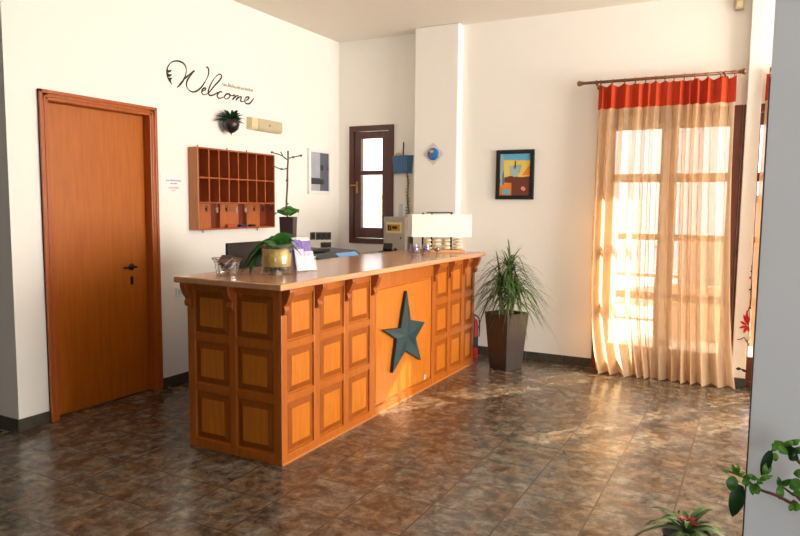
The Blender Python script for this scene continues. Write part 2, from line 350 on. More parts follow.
# white partition end close to the viewer, dark strip on its edge
sstruct('wall_partition', (.012, 2.2, 2.0, 2.12, 0, CZ), mat=M['partition'])
sstruct('trim_1', (.0085, .012, 1.998, 2.122, 0, 1.735), mat=M['edge_dark'])
bb = .076
def baseboards(name, *bx): sstruct(name, *bx, mat=M['marble'], bevel=.003)
def tiles(axis, a0, a1, c0, c1, step=.335, g=.0015):
    out = []; a = a0
    while a < a1-.001:
        e = min(a+step, a1); out.append((a+g, e-g, c0, c1, 0, bb) if axis == 'x' else (c0, c1, a+g, e-g, 0, bb)); a = e
    return out
baseboards('baseboard_left', *tiles('y', 2.44, DY0, LX, LX+.012), *tiles('y', DY1, AY, LX, LX+.012))
baseboards('baseboard_front_left', *tiles('x', -6.6, LX+.012, 2.438, 2.45))
baseboards('baseboard_alcove', *tiles('x', LX+.012, -2.95, AY-.012, AY))
baseboards('baseboard_back', *tiles('x', -2.484, FX0, BY-.012, BY), *tiles('x', -2.962, -2.484, PY-.012, PY), (-2.496, -2.484, PY, BY-.012, 0, bb), *tiles('x', .947, 4.2, BY-.012, BY))
baseboards('baseboard_pillar_right', (-.124, -.013, PY-.012, PY, 0, bb))

# door_1 : veneer leaf in a moulded wooden frame
d1 = empty('door_1', (LX, DY0, 0)); d1['kind'] = 'structure'
bm = nb()
fwid = .062
for a0, a1, x1 in ((0, fwid, .018), (0, .022, .026), (.03, .045, .023)):
    box(bm, LX+.0005, LX+x1, DY0+a0, DY0+a1, 0, DH-a0); box(bm, LX+.0005, LX+x1, DY1-a1, DY1-a0, 0, DH-a0); box(bm, LX+.0005, LX+x1, DY0+a0, DY1-a0, DH-a1, DH-a0)
box(bm, LX-.19, LX+.008, OP0+.001, OP0+.018, 0, OPH); box(bm, LX-.19, LX+.008, OP1-.018, OP1-.001, 0, OPH); box(bm, LX-.19, LX+.008, OP0+.018, OP1-.018, OPH-.018, OPH-.001)
fr = obj('door_frame', bm, M['door_frame'], d1, .004)
lf = bobj('door_leaf', (LX-.09, LX-.05, OP0+.02, OP1-.02, .006, OPH-.02), M['door'], d1, .002)
hy, hz = 3.372-.015, .94
bm = nb(); lathe(bm, (LX-.05, hy, hz), [(.024, 0), (.024, .008), (.016, .012), (.009, .014), (.009, .05), (0.004, .052)], 16, 'x')
tube(bm, [(LX-.005, hy+.008, hz), (LX-.003, hy-.02, hz+.002), (LX-.003, hy-.1, hz)], [.0085, .0085, .007], 10)
obj('door_handle', bm, M['iron'], lf, smooth=False, label='dark lever handle')
bm = nb(); box(bm, LX-.0505, LX-.046, hy-.012, hy+.012, hz-.13, hz-.07); obj('keyhole_plate', bm, M['iron'], lf, .003)

# ------------------------------------------------------------------ windows
def frame_boxes(bm, x0, x1, y0, y1, z0, z1, w, wb=None):
    wb = w if wb is None else wb
    box(bm, x0, x0+w, y0, y1, z0, z1); box(bm, x1-w, x1, y0, y1, z0, z1); box(bm, x0+w, x1-w, y0, y1, z1-w, z1)
    if wb: box(bm, x0+w, x1-w, y0, y1, z0, z0+wb)
w1 = empty('window_1', (-3.52, AY, WZ0)); w1['kind'] = 'structure'
bm = nb(); frame_boxes(bm, WX0, WX1, AY-.018, AY+.09, WZ0, WZ1, .055); obj('window_frame', bm, M['winwood'], w1, .004)
bm = nb(); px0, px1 = -3.645, -3.392
box(bm, WX0+.06, px0, AY-.004, AY+.05, WZ0+.06, WZ1-.06); box(bm, px1, WX1-.06, AY-.004, AY+.05, WZ0+.06, WZ1-.06)
for a, b in ((WZ0+.06, 1.165), (1.706, 1.75), (2.075, WZ1-.06)): box(bm, px0, px1, AY-.004, AY+.05, a, b)
obj('sash', bm, M['winwood'], w1, .005)
for a, b in ((1.165, 1.706), (1.75, 2.075)): bobj('pane', (px0, px1, AY+.02, AY+.025, a, b), M['pane'], w1, 0)
bm = nb(); box(bm, -3.70, -3.678, AY-.012, AY-.004, 1.52, 1.64); tube(bm, [(-3.689, AY-.006, 1.60), (-3.689, AY-.04, 1.60), (-3.75, AY-.045, 1.598)], .008, 8)
obj('window_handle', bm, M['brass'], w1, .002, label='brass lever handle')
bm = nb()
for z in (1.2, 1.98): tube(bm, [(WX1-.058, AY-.012, z), (WX1-.058, AY-.012, z+.07)], .008, 8)
obj('hinge', bm, M['winwood'], w1)

def french_window(name, x0):
    x1 = x0 + (FX1-FX0); w = empty(name, ((x0+x1)/2, BY, 0)); w['kind'] = 'structure'; s = x0-FX0
    bm = nb(); frame_boxes(bm, x0, x1, BY-.015, BY+.10, 0, FZ, .06, .03); obj('window_frame', bm, M['frwood'], w, .004)
    for g0, g1, a0, a1 in ((-1.10, -.728, -1.158, -.664), (-.598, -.225, -.660, -.188)):
        bm = nb(); y0, y1 = BY+.02, BY+.07
        box(bm, a0+s, g0+s, y0, y1, .035, FZ-.065); box(bm, g1+s, a1+s, y0, y1, .035, FZ-.065)
        for z0, z1 in ((.035, .22), (.63, .69), (1.13, 1.18), (1.61, 1.68), (2.045, FZ-.065)): box(bm, g0+s, g1+s, y0, y1, z0, z1)
        sa = obj('sash', bm, M['frwood'], w, .004)
        for z0, z1 in ((.22, .63), (.69, 1.13), (1.18, 1.61), (1.68, 2.045)): bobj('pane', (g0+s, g1+s, y0+.02, y0+.024, z0, z1), M['pane'], sa, 0)
    bm = nb(); box(bm, -.675+s, -.650+s, BY+.008, BY+.02, .98, 1.12); tube(bm, [(-.662+s, BY+.01, 1.08), (-.662+s, BY-.03, 1.08), (-.74+s, BY-.033, 1.078)], .008, 8)
    obj('window_handle', bm, M['brass'], w, .002)
french_window('window_2', FX0)
french_window('window_3', GX0)

# ------------------------------------------------------------------ outside
sstruct('exterior_terrace', (-14, 14, OY, 16, -.2, -.06), mat=M['outground'])
sstruct('exterior_eave_sun_block', (-1.9, 5, OY, OY+1.1, 2.62, 2.8), (-5, -1.9, AY+.27, OY+2.6, 2.5, 2.68), mat=M['outwall'])  # unseen eave shading the curtain; deeper slab added to block small-window sun
sstruct('exterior_sun_fins', (-.115, -.05, OY, OY+.75, -.06, 2.62), (.09, .32, OY, OY+.75, -.06, 2.62), mat=M['outwall'])  # unseen fins added to block sun through the two french windows
nb_w = empty('neighbouring_house', (1.5, 13, -.06), 'pale neighbouring house wall seen through the right curtain', 'house')
bm = nb(); box(bm, -1.2, 6, 12.9, 14, -.06, .9); box(bm, -.2, 6, 12.9, 14, .9, 1.5); obj('wall', bm, plain('house_grey', srgb(160, 150, 142), .9), nb_w)
bm = nb(); box(bm, -.4, 6.1, 12.7, 14, 1.5, 1.62); obj('roof', bm, plain('roof_grey', srgb(116, 98, 88), .9), nb_w)
sstruct('exterior_parapet', (-.9, 4, 8.0, 8.12, -.06, .55), mat=plain('parapet', srgb(150, 132, 118), .9))
rl = empty('terrace_railing', (0, 8.2, -.06), 'pale curved metal railing on the terrace outside the curtained window', 'railing')
bm = nb()
tube(bm, [(-2.2, 8.2, .62), (2.6, 8.2, .62)], .022, 8); tube(bm, [(-2.2, 8.2, .1), (2.6, 8.2, .1)], .016, 8)
obj('rail', bm, M['outrail'], rl)
for i in range(9):
    x = -2.2+.6*i; bm = nb(); tube(bm, [(x, 8.2, -.06), (x, 8.2, .62)], .014, 6); obj('baluster', bm, M['outrail'], rl)
def bush(x, y, z, r, label):
    t = empty('garden_bush', (x, y, -.06), label, 'bush'); bm = nb()
    for k in range(260):
        a, b = random.uniform(0, 2*PI), random.uniform(-.6, 1.4); v = Vector((math.cos(a)*math.cos(b), math.sin(a)*math.cos(b), math.sin(b)))*r*random.uniform(.6, 1)
        blade(bm, Vector((x, y, z))+v, v+Vector((0, 0, .1)), .14, .05, .3, 3, prof=broad)
    obj('foliage', bm, M['green_out'], t); bm = nb(); tube(bm, [(x, y, -.06), (x, y, z)], .05, 8); obj('stem', bm, M['twig'], t)
bush(-5.1, 9.2, .75, .75, 'pale green bush outside the small dark window')

# ------------------------------------------------------------------ reception counter
CX0, CX1, CY0, CY1, CT = -2.846, -2.177, 2.789, 5.53, .958
rc = empty('reception_counter', (CX1, CY0, 0), 'long orange wooden reception counter with square raised panels', 'counter')
bobj('carcass', (CX0+.012, CX1-.012, CY0+.012, CY1-.004, 0, CT), M['counter'], rc, 0)
rows = [(.055, .335), (.378, .625), (.668, .915)]
ystile = [(2.789, 2.84), (3.085, 3.144), (3.398, 3.454), (3.709, 3.773), (4.655, 4.715), (4.95, 5.005), (5.236, 5.303), (5.485, 5.53)]
bm = nb(); x0, x1 = CX1-.0125, CX1
for a, b in ystile: box(bm, x0, x1, a, b, 0, CT)
for i in range(len(ystile)-1):
    a, b = ystile[i][1], ystile[i+1][0]
    for z0, z1 in (((0, .06), (.86, CT)) if i == 3 else ((0, .055), (.335, .378), (.625, .668), (.915, CT))): box(bm, x0, x1, a, b, z0, z1)
obj('front_frame', bm, M['counter'], rc, .004)
xstile = [(CX0, -2.792), (-2.538, -2.488), (-2.232, CX1-.0125)]
bm = nb(); y0, y1 = CY0, CY0+.0125
for a, b in xstile: box(bm, a, b, y0, y1, 0, CT)
for i in range(2):
    a, b = xstile[i][1], xstile[i+1][0]
    for z0, z1 in ((0, .055), (.335, .378), (.625, .668), (.915, CT)): box(bm, a, b, y0, y1, z0, z1)
obj('end_frame', bm, M['counter'], rc, .004)
def raised(bm, O, U, V, N, w, h, m=.04):
    """fielded panel: groove around a raised centre"""
    O, U, V, N = Vector(O), Vector(U), Vector(V), Vector(N)
    R = []
    for ins, d in ((0, -.001), (.004, -.001), (.012, .0), (m, .009), (m+.002, .0095)):
        R.append([bm.verts.new(O + U*u + V*v + N*d) for u, v in ((ins, ins), (w-ins, ins), (w-ins, h-ins), (ins, h-ins))])
    for a, b in zip(R, R[1:]):
        for k in range(4): bm.faces.new((a[k], a[(k+1) % 4], b[(k+1) % 4], b[k]))
    bm.faces.new(R[-1])
def panel_obj(bm, label=None):
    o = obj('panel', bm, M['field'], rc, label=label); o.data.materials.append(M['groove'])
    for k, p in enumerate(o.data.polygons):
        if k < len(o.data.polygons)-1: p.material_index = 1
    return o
for i in range(7):
    a, b = ystile[i][1], ystile[i+1][0]
    for z0, z1 in ([(.06, .86)] if i == 3 else rows):
        bm = nb()
        if i == 3: raised(bm, (CX1-.0115, a, z0), (0, 1, 0), (0, 0, 1), (1, 0, 0), b-a, z1-z0, .02)
        else: raised(bm, (CX1-.0115, a, z0), (0, 1, 0), (0, 0, 1), (1, 0, 0), b-a, z1-z0)
        if i == 3: obj('panel', bm, M['field'], rc, label='large plain panel behind the star')
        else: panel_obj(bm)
for i in range(2):
    a, b = xstile[i][1], xstile[i+1][0]
    for z0, z1 in rows:
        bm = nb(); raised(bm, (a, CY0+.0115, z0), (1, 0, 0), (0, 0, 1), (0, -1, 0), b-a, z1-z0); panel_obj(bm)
def corbel(P, N, T, w=.042):
    """scrolled bracket; P top centre on the face, N outward, T sideways"""
    P, N, T = Vector(P), Vector(N), Vector(T)
    prof = [(0, 0), (.056, 0), (.058, -.018), (.052, -.035), (.044, -.055), (.036, -.072), (.024, -.085), (.016, -.094), (.022, -.104), (.026, -.118), (.022, -.132), (.012, -.140), (0, -.142)]
    bm = nb(); prism(bm, [P - T*(w/2) + N*(d+.0005) + Vector((0, 0, z)) for d, z in prof], T*w); obj('corbel', bm, M['corbel'], rc, .003)
for yc in (2.812, 3.115, 3.426, 3.741, 4.685, 4.977, 5.27, 5.508): corbel((CX1, yc, CT), (1, 0, 0), (0, 1, 0))
for xc in (-2.822, -2.513): corbel((xc, CY0, CT), (0, -1, 0), (1, 0, 0))
bobj('countertop', (-2.862, CX1+.066, CY0-.085, 5.62, CT, CT+.034), M['top'], rc, .008, label='pale brown countertop with rounded edge')
q = atX(424.5, 377, CX1); bm = nb(); box(bm, CX1, CX1+.004, q.y-.02, q.y+.02, q.z-.02, q.z+.02); obj('lock_plate', bm, M['cabgrey'], rc, .003)
bobj('skirting_strip', (CX1-.01, CX1+.004, CY0, CY1, 0, .012), M['rack_side'], rc, .001)  # thin paler wood strip along the foot of the front
TOP = CT+.034
# the star
so = [(407, 291), (411, 320), (425, 322), (416, 338), (421, 360), (406, 350), (393, 373), (397, 339), (384, 330), (401, 328)]
pts = [atX(x, y, CX1+.025) for x, y in so]; ctr = sum(pts, Vector())/10
st = empty('star_ornament', (CX1, ctr.y, ctr.z), 'dark teal five-pointed star fixed on the counter front', 'ornament')
bm = nb(); c = bm.verts.new(ctr+Vector((.012, 0, 0))); v = [bm.verts.new(p) for p in pts]
for k in range(10): bm.faces.new((c, v[k], v[(k+1) % 10]))
obj('face', bm, M['star'], st)
bm = nb(); prism(bm, [p+Vector((-.0245, 0, 0)) for p in pts], (.0245, 0, 0)); obj('edge', bm, M['star2'], st, label='blackish edge of the star')

# ------------------------------------------------------------------ on the counter
# glass bowl with cards
bc = Vector((-2.662, 2.92, TOP))
t = empty('glass_bowl', bc, 'square flared glass bowl of cards at the counter end', 'bowl')
def sq(bm, c, prof, n=4, rot=PI/4):
    rings = []
    for r, h in prof: rings.append([bm.verts.new(Vector(c)+Vector((r*math.cos(rot+2*PI*k/n), r*math.sin(rot+2*PI*k/n), h))) for k in range(n)])
    for a, d in zip(rings, rings[1:]):
        for k in range(n): bm.faces.new((a[k], a[(k+1) % n], d[(k+1) % n], d[k]))
    bm.faces.new(rings[0][::-1]); bm.faces.new(rings[-1])
bm = nb(); lathe(bm, bc, [(.056, 0), (.060, .004), (.070, .072), (.086, .094), (.088, .097), (.083, .096), (.066, .074), (.054, .012), (.0, .010)], 12, cap=False)
obj('bowl', bm, M['clear'], t)
bm = nb(); torus(bm, bc+Vector((0, 0, .096)), .086, .003, 'z', 12, 6); torus(bm, bc+Vector((0, 0, .004)), .057, .003, 'z', 12, 6)
for k in range(12):
    a = 2*PI*k/12; tube(bm, [bc+Vector((.060*math.cos(a), .060*math.sin(a), .005)), bc+Vector((.071*math.cos(a), .071*math.sin(a), .073)), bc+Vector((.086*math.cos(a), .086*math.sin(a), .096))], .0018, 5)
obj('cut_edges', bm, glass('glass_edge', (.75, .72, .7, 1), .1, .5), t)
for k in range(6):
    a = random.uniform(0, 2*PI); r = random.uniform(.0, .016); bm = nb()
    ax = Vector((math.cos(a), math.sin(a), random.uniform(-.04, .1))).normalized(); ay = ax.orthogonal().normalized(); az = ax.cross(ay)
    obox(bm, bc+Vector((r*math.cos(a*3), r*math.sin(a*3), .042+.010*k)), ax, ay, az, .044, .028, .0012)
    o = obj('card', bm, [M['card'], M['leaflet'], M['card']][k % 3], loc=bc+Vector((0, 0, .06)))
    tag(o, 'small card lying in the glass bowl', 'card', 'cards heaped in the glass bowl')

# gold orchid vase
vc = Vector((-2.475, 3.13, TOP)); VR = .092
t = empty('orchid_vase', vc, 'round clear glass vase with gold band and broad-leaved orchid', 'vase')
bm = nb(); lathe(bm, vc, [(.0, .001), (VR-.002, .001), (VR, .004), (VR, .176), (VR-.003, .178), (VR-.005, .176), (VR-.005, .01), (0, .009)], 32, cap=False); obj('glass', bm, M['clear'], t, smooth=True)
bm = nb(); lathe(bm, vc, [(VR-.009, .046), (VR-.007, .048), (VR-.007, .146), (VR-.010, .148), (VR-.014, .145), (VR-.014, .046)], 32, cap=False); obj('gold_band', bm, M['gold_foil'], t, smooth=True)
bm = nb(); lathe(bm, vc, [(0, .046), (VR-.016, .046), (VR-.016, .128), (0, .132)], 20, cap=False); obj('soil', bm, M['soil'], t)
bm = nb()
for k in range(70):
    a = random.uniform(0, 2*PI); r = (VR-.016)*math.sqrt(random.random())**.6; ball(bm, vc+Vector((r*math.cos(a), r*math.sin(a), .018+random.uniform(0, .02))), random.uniform(.007, .0095), 1, 1, .8, 8)
tag(obj('pebbles', bm, M['stone'], t, smooth=True), kind='stuff')
base = vc+Vector((0, 0, .15))
for d, L, w, dr, dk, fc in (((-.8, -.43, 1.7), .35, .040, 1.35, 0, (.45, -.6, .7)), ((-.85, -.3, 1.1), .28, .036, 1.3, 1, (.6, -.7, .5)), ((-.8, -.55, .9), .30, .034, 1.2, 1, (.6, -.65, .5)), ((-.75, -.5, .25), .22, .036, 1.0, 1, (.6, -.7, .5)), ((-.5, -.5, .6), .17, .036, 1.25, 0, (.6, -.7, .4)),
        ((.5, .25, .95), .20, .044, .45, 0, (.5, -.6, .65)), ((.8, .45, .75), .21, .034, .85, 0, (.5, -.5, .8)), ((.6, .1, .8), .17, .040, .95, 0, (.5, -.6, .6)), ((.7, .5, 1.1), .24, .024, .75, 1, (.5, -.5, .8))):
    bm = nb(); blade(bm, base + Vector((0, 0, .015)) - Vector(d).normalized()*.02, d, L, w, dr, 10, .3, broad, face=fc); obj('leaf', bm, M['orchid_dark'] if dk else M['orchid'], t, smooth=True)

# tall pot with the dry twig
pc = Vector((-2.70, 3.54, TOP))
t = empty('tall_orchid_pot', pc, 'tall dark square pot with a leafless twig stem', 'potted plant')
bm = nb(); sq(bm, pc, [(.05, 0), (.066, .325), (.062, .325), (.058, .30)], 4, PI/4+.35); obj('pot', bm, M['pot_dark'], t, .002)
s = [pc+Vector(p) for p in ((0, 0, .29), (-.005, -.012, .40), (.0, -.008, .52), (.002, -.008, .62), (.004, -.004, .69), (.004, -.004, .75))]
bm = nb(); tube(bm, catmull(s, 4), [.006]*21, 7)
def sub(b, *p): tube(bm, catmull([b]+[b+Vector(q) for q in p], 4), [.0035]*(4*len(p)+1), 6)
sub(s[4]+Vector((-.002, 0, .0)), (-.03, -.03, .03), (-.07, -.07, .045)); sub(s[4]+Vector((0, 0, .01)), (.02, .025, .01), (.06, .06, .022))
sub(s[3]+Vector((.003, .003, .02)), (-.03, -.03, -.01), (-.065, -.065, .01)); sub(s[4], (-.01, -.03, .015), (-.02, -.05, .05))
obj('stem', bm, M['twig'], t, smooth=True)
for p in (s[4]+Vector((-.072, -.07, .047)), s[4]+Vector((.058, .06, .032)), s[4]+Vector((.022, .025, .02)), s[3]+Vector((-.062, -.062, .03)), s[3]+Vector((-.027, -.027, .012)), s[1]+Vector((.006, 0, .01)), s[2]+Vector((-.006, .006, .04))):
    bm = nb(); ball(bm, p, .009, 1, 1.2, .8, 8); obj('bud', bm, M['twig_leaf'], t)
for d, L in (((.6, .2, 1.3), .13), ((-.6, -.3, 1.5), .13), ((.5, .4, 1.6), .14), ((.5, -.6, 1.2), .12), ((-.2, -.2, 1.5), .13), ((.2, .2, 1.8), .12), ((-.5, -.4, .9), .12), ((.3, -.5, 1.7), .12)):
    bm = nb(); blade(bm, pc+Vector((0, 0, .335)), d, L*1.2, .036, .8, 8, .3, broad, face=(.6, -.7, .5)); obj('leaf', bm, M['orchid'], t, smooth=True)

# leaflet holder
lc = Vector((-2.44, 3.36, TOP)); ax = Vector((.28, .96, 0)).normalized(); nrm = Vector((.96, -.28, 0)); 
t = empty('leaflet_holder', lc, 'clear acrylic stand of purple leaflets on the counter', 'brochure holder')
lean = (Vector((0, 0, 1)) - nrm*.22).normalized(); ln = ax.cross(lean).normalized()
if ln.dot(nrm) < 0: ln = -ln
bm = nb(); obox(bm, lc+nrm*-.012+lean*.105+Vector((0, 0, .004)), ax, lean, ln, .075, .10, .0015); obox(bm, lc+nrm*.0+Vector((0, 0, .002)), ax, nrm, Vector((0, 0, 1)), .075, .05, .0015)
obox(bm, lc+nrm*.03+lean*.045+Vector((0, 0, .004)), ax, lean, ln, .075, .042, .0015); obj('stand', bm, M['clear'], t)
def leaflet(k, off, h, dep, mat, lab):
    bm = nb(); p = lc+nrm*dep+ax*off+lean*(h+.006); obox(bm, p, ax, lean, ln, .034, h, .003); o = obj('leaflet', bm, mat, loc=p-lean*h)
    tag(o, lab, 'leaflet', 'leaflets in the acrylic stand')
leaflet(0, -.036, .094, .000, M['purple'], 'taller purple leaflet standing in the back of the acrylic stand')
leaflet(1, .036, .090, .000, M['purple'], 'purple leaflet at the back of the acrylic stand, on the side away from the vase')
leaflet(2, -.036, .066, .016, M['leaflet'], 'whitish leaflet in the front pocket of the acrylic stand, nearer the vase')
leaflet(3, .036, .058, .016, M['leaflet'], 'whitish leaflet in the front pocket of the acrylic stand, away from the vase')

# lamp with pebble stacks
lc = Vector((-2.445, 5.35, TOP)); ang = math.radians(40); ax = Vector((math.cos(ang), math.sin(ang), 0)); ay = Vector((-math.sin(ang), math.cos(ang), 0)); Z = Vector((0, 0, 1))
t = empty('table_lamp', lc, 'table lamp with rectangular cream shade over stacks of cream pebbles', 'lamp')
bm = nb(); obox(bm, lc+ax*.03+Z*.012, ax, ay, Z, .19, .055, .012); obj('base', bm, M['lampwood'], t, .003)
bm = nb()
sx, sy, z0, z1 = .266, .09, .138, .332
for (a, b) in (((-1, -1), (1, -1)), ((1, -1), (1, 1)), ((1, 1), (-1, 1)), ((-1, 1), (-1, -1))):
    P = [lc+ax*(sx*p[0])+ay*(sy*p[1]) for p in (a, b)]
    v = [bm.verts.new(P[0]+Z*z0), bm.verts.new(P[1]+Z*z0), bm.verts.new(P[1]+Z*z1), bm.verts.new(P[0]+Z*z1)]; bm.faces.new(v)
bmesh.ops.remove_doubles(bm, verts=bm.verts, dist=1e-5)
obj('shade', bm, M['shade'], t, solid=.003)
bm = nb(); obox(bm, lc+Z*.347, ax, ay, Z, .118, .012, .006); obj('top_bar', bm, M['black'], t, .002)
for o_ in (-.145, -.065, .112):
    bm = nb(); p = lc+ax*o_+ay*.02; tube(bm, [p+Z*.02, p+Z*.345], .0085, 8); obj('post', bm, M['iron'], t, smooth=True)
for o_ in (-.108, -.025, .062, .165):
    p = lc+ax*o_; 
    for k in range(3): bm = nb(); ball(bm, p+Z*(.040+.033*k), .041-.001*k, 1, .95, .42, 16); obj('pebble', bm, M['pebble'], t, smooth=True)
# jars in front of the lamp
def jar(p, r, label):
    t = empty('glass_jar', p, label, 'jar', 'glass jars in front of the lamp')
    bm = nb(); lathe(bm, p, [(0, .001), (r*.8, .001), (r, .018), (r, .062), (r*.8, .084), (r*.82, .09), (r*.74, .09), (r*.74, .08), (r*.92, .06), (r*.92, .018), (0, .006)], 18, cap=False); obj('glass', bm, M['clear'], t, smooth=True)
    bm = nb()
    for k in range(48):
        a = random.uniform(0, 2*PI); q = r*.78*math.sqrt(random.random()); ball(bm, p+Vector((q*math.cos(a), q*math.sin(a), .014+.052*random.random())), .0078, 1, 1, 1, 8)
    tag(obj('sweets', bm, M['jar_violet'], t, smooth=True), kind='stuff')
jar(Vector((-2.50, 4.98, TOP)), .046, 'glass jar of violet sweets left of the lamp, nearest the counter middle')
jar(Vector((-2.445, 5.09, TOP)), .038, 'smaller glass jar of violet sweets beside the bigger jar')
p = Vector((-2.385, 5.18, TOP)); t = empty('glass_votive', p, 'clear glass goblet on a foot in front of the lamp', 'candle holder')
bm = nb(); lathe(bm, p, [(0, .001), (.022, .001), (.010, .012), (.026, .024), (.031, .04), (.028, .056), (.026, .056), (.028, .04), (.022, .028), (0, .022)], 18, cap=False); obj('glass', bm, glass('votive_glass', (.7, .68, .64, 1), .05, .6), t, smooth=True)
bm = nb(); lathe(bm, p, [(0, .03), (.024, .032), (.026, .046), (0, .047)], 16, cap=False); obj('wax', bm, M['pebble'], t, smooth=True)

# ------------------------------------------------------------------ behind the counter
t = empty('work_desk', (-3.12, 3.5, 0), 'low wooden work desk hidden behind the counter', 'desk')
bobj('desktop', (-3.34, -2.866, 3.50, 5.30, .72, .75), M['top'], t, .004)
for y in (3.55, 4.4, 5.25): bobj('leg', (-3.30, -2.87, y-.02, y+.02, 0, .72), M['counter'], t, .002)
t = empty('side_cabinet', (-3.05, 5.7, 0), 'wooden side cabinet between counter end and small window', 'cabinet')
bobj('carcass', (-3.30, -2.97, 5.36, 5.985, 0, .915), M['counter'], t, .003)
bobj('worktop', (-3.32, -2.955, 5.34, 5.99, .915, .945), M['top'], t, .004)
bm = nb(); raised(bm, (-2.969, 5.42, .1), (0, 1, 0), (0, 0, 1), (1, 0, 0), .5, .75); obj('door', bm, M['field'], t)
# monitor, seen from behind
t = empty('monitor', (-3.05, 3.6, .75), 'black computer monitor seen from behind near the vase', 'monitor')
bm = nb(); box(bm, -3.075, -3.05, 3.357, 3.86, .87, 1.14); obj('housing', bm, M['black'], t, .004)
bm = nb(); box(bm, -3.082, -3.076, 3.367, 3.85, .88, 1.13); obj('screen', bm, M['darkgrey'], t)
bm = nb(); tube(bm, [(-3.06, 3.6, .758), (-3.06, 3.6, .90)], .02, 10); obj('neck', bm, M['black'], t)
bm = nb(); lathe(bm, (-3.06, 3.62, .75), [(0, 0), (.10, 0), (.10, .008), (.03, .014), (0, .014)], 20, cap=False); obj('foot', bm, M['black'], t)
# printer / payment device with blue display
t = empty('office_printer', (-3.1, 4.5, .75), 'dark grey printer with bright blue display behind the counter', 'printer')
bm = nb(); prism(bm, [(-3.32, 4.30, .75), (-2.90, 4.30, .75), (-2.90, 4.30, .915), (-3.04, 4.30, 1.01), (-3.32, 4.30, 1.025)], (0, .64, 0)); obj('body', bm, M['darkgrey'], t, .008)
bm = nb(); box(bm, -3.3, -3.08, 4.32, 4.60, 1.02, 1.045); obj('lid', bm, M['black'], t, .004)
bm = nb(); obox(bm, (-2.968, 4.72, .972), Vector((0, 1, 0)), Vector((-.827, 0, .562)), Vector((.562, 0, .827)), .15, .055, .004); obj('display', bm, M['screen'], t, .001, label='bright blue display')
t = empty('office_telephone', (-3.12, 5.13, .75), 'low black device beside the printer behind the counter', 'telephone')
bm = nb(); prism(bm, [(-3.3, 5.0, .75), (-2.9, 5.0, .75), (-2.9, 5.0, .90), (-3.3, 5.0, .94)], (0, .20, 0)); obj('body', bm, M['black'], t, .006)
bm = nb(); box(bm, -3.26, -3.05, 5.02, 5.07, .925, .96); obj('handset', bm, M['darkgrey'], t, .012)
# phone + key cabinet on the side cabinet
pz = .945
t = empty('desk_phone', (-3.10, 5.60, pz), 'small black cordless phone and cradle on the side cabinet', 'telephone')
bm = nb(); prism(bm, [(-3.165, 5.54, pz), (-3.165, 5.66, pz), (-3.165, 5.66, pz+.03), (-3.165, 5.54, pz+.012)], (.12, 0, 0)); obj('cradle', bm, M['black'], t, .004)
bm = nb(); obox(bm, (-3.105, 5.615, pz+.058), Vector((1, 0, 0)), Vector((0, .3, .95)).normalized(), Vector((0, -.95, .3)).normalized(), .045, .035, .015); obj('handset', bm, M['black'], t, .008)
bm = nb(); ball(bm, (-3.02, 5.61, pz+.025), .02, 1, 1, 1.2, 12); obj('knob', bm, M['black'], t)
t = empty('cash_box', (-3.13, 5.86, pz), 'beige-grey metal cabinet with yellow sign on the side cabinet', 'cabinet')
bm = nb(); box(bm, -3.257, -3.012, 5.80, 5.985, pz, 1.285); obj('body', bm, M['cabgrey'], t, .004)
bm = nb(); box(bm, -3.245, -3.024, 5.797, 5.802, pz+.012, 1.273); dd = obj('door', bm, M['cabgrey'], t, .002)
bm = nb(); box(bm, -3.226, -3.052, 5.794, 5.798, 1.128, 1.232); obj('sign', bm, M['sign_pale'], dd)
bm = nb(); box(bm, -3.208, -3.070, 5.792, 5.795, 1.148, 1.212); obj('sign_panel', bm, M['sign_gold'], dd)
bm = nb(); box(bm, -3.205, -3.185, 5.7905, 5.793, 1.15, 1.205); box(bm, -3.178, -3.165, 5.7905, 5.793, 1.15, 1.198); box(bm, -3.155, -3.10, 5.7905, 5.793, 1.168, 1.195); obj('sign_figures', bm, M['decal'], dd)
bm = nb(); lathe(bm, (-3.06, 5.797, 1.08), [(.008, 0), (.008, -.008)], 10, 'y'); obj('lock', bm, M['iron'], dd)

# ------------------------------------------------------------------ left wall
KX = -3.815
t = empty('key_rack', (LX, 4.34, 1.2), 'brown wooden pigeonhole key rack hung on the wall', 'key rack')
cols = [3.885, 3.998, 4.11, 4.224, 4.338, 4.452, 4.566, 4.68, 4.798]; th = .006
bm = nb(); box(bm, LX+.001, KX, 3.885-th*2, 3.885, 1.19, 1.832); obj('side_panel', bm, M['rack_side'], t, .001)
bm = nb(); box(bm, LX+.001, KX, 4.798, 4.798+th*2, 1.19, 1.832); obj('side_panel', bm, M['rack'], t, .001)
bm = nb(); box(bm, LX+.001, KX, 3.885, 4.798, 1.82, 1.832); obj('top_panel', bm, M['rack'], t, .001)
bm = nb(); box(bm, LX+.001, KX, 3.885, 4.798, 1.19, 1.204); obj('bottom_panel', bm, M['rack'], t, .001)
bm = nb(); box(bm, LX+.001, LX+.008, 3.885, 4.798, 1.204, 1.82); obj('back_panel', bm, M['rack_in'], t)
for z in (1.592, 1.398): bm = nb(); box(bm, LX+.008, KX-.001, 3.885, 4.798, z, z+.013); obj('shelf', bm, M['rack'], t, .001)
for y in cols[1:-1]:
    bm = nb(); box(bm, LX+.008, KX-.002, y-th, y+th, 1.411, 1.82); obj('divider', bm, M['rack'], t)
for a, b in ((3.887, 4.06), (4.165, 4.385), (4.49, 4.66)):
    bm = nb(); box(bm, LX+.0085, LX+.05, a, b, 1.204, 1.396); obj('insert_board', bm, M['insert'], t, label='lighter wooden board in the open bottom row')
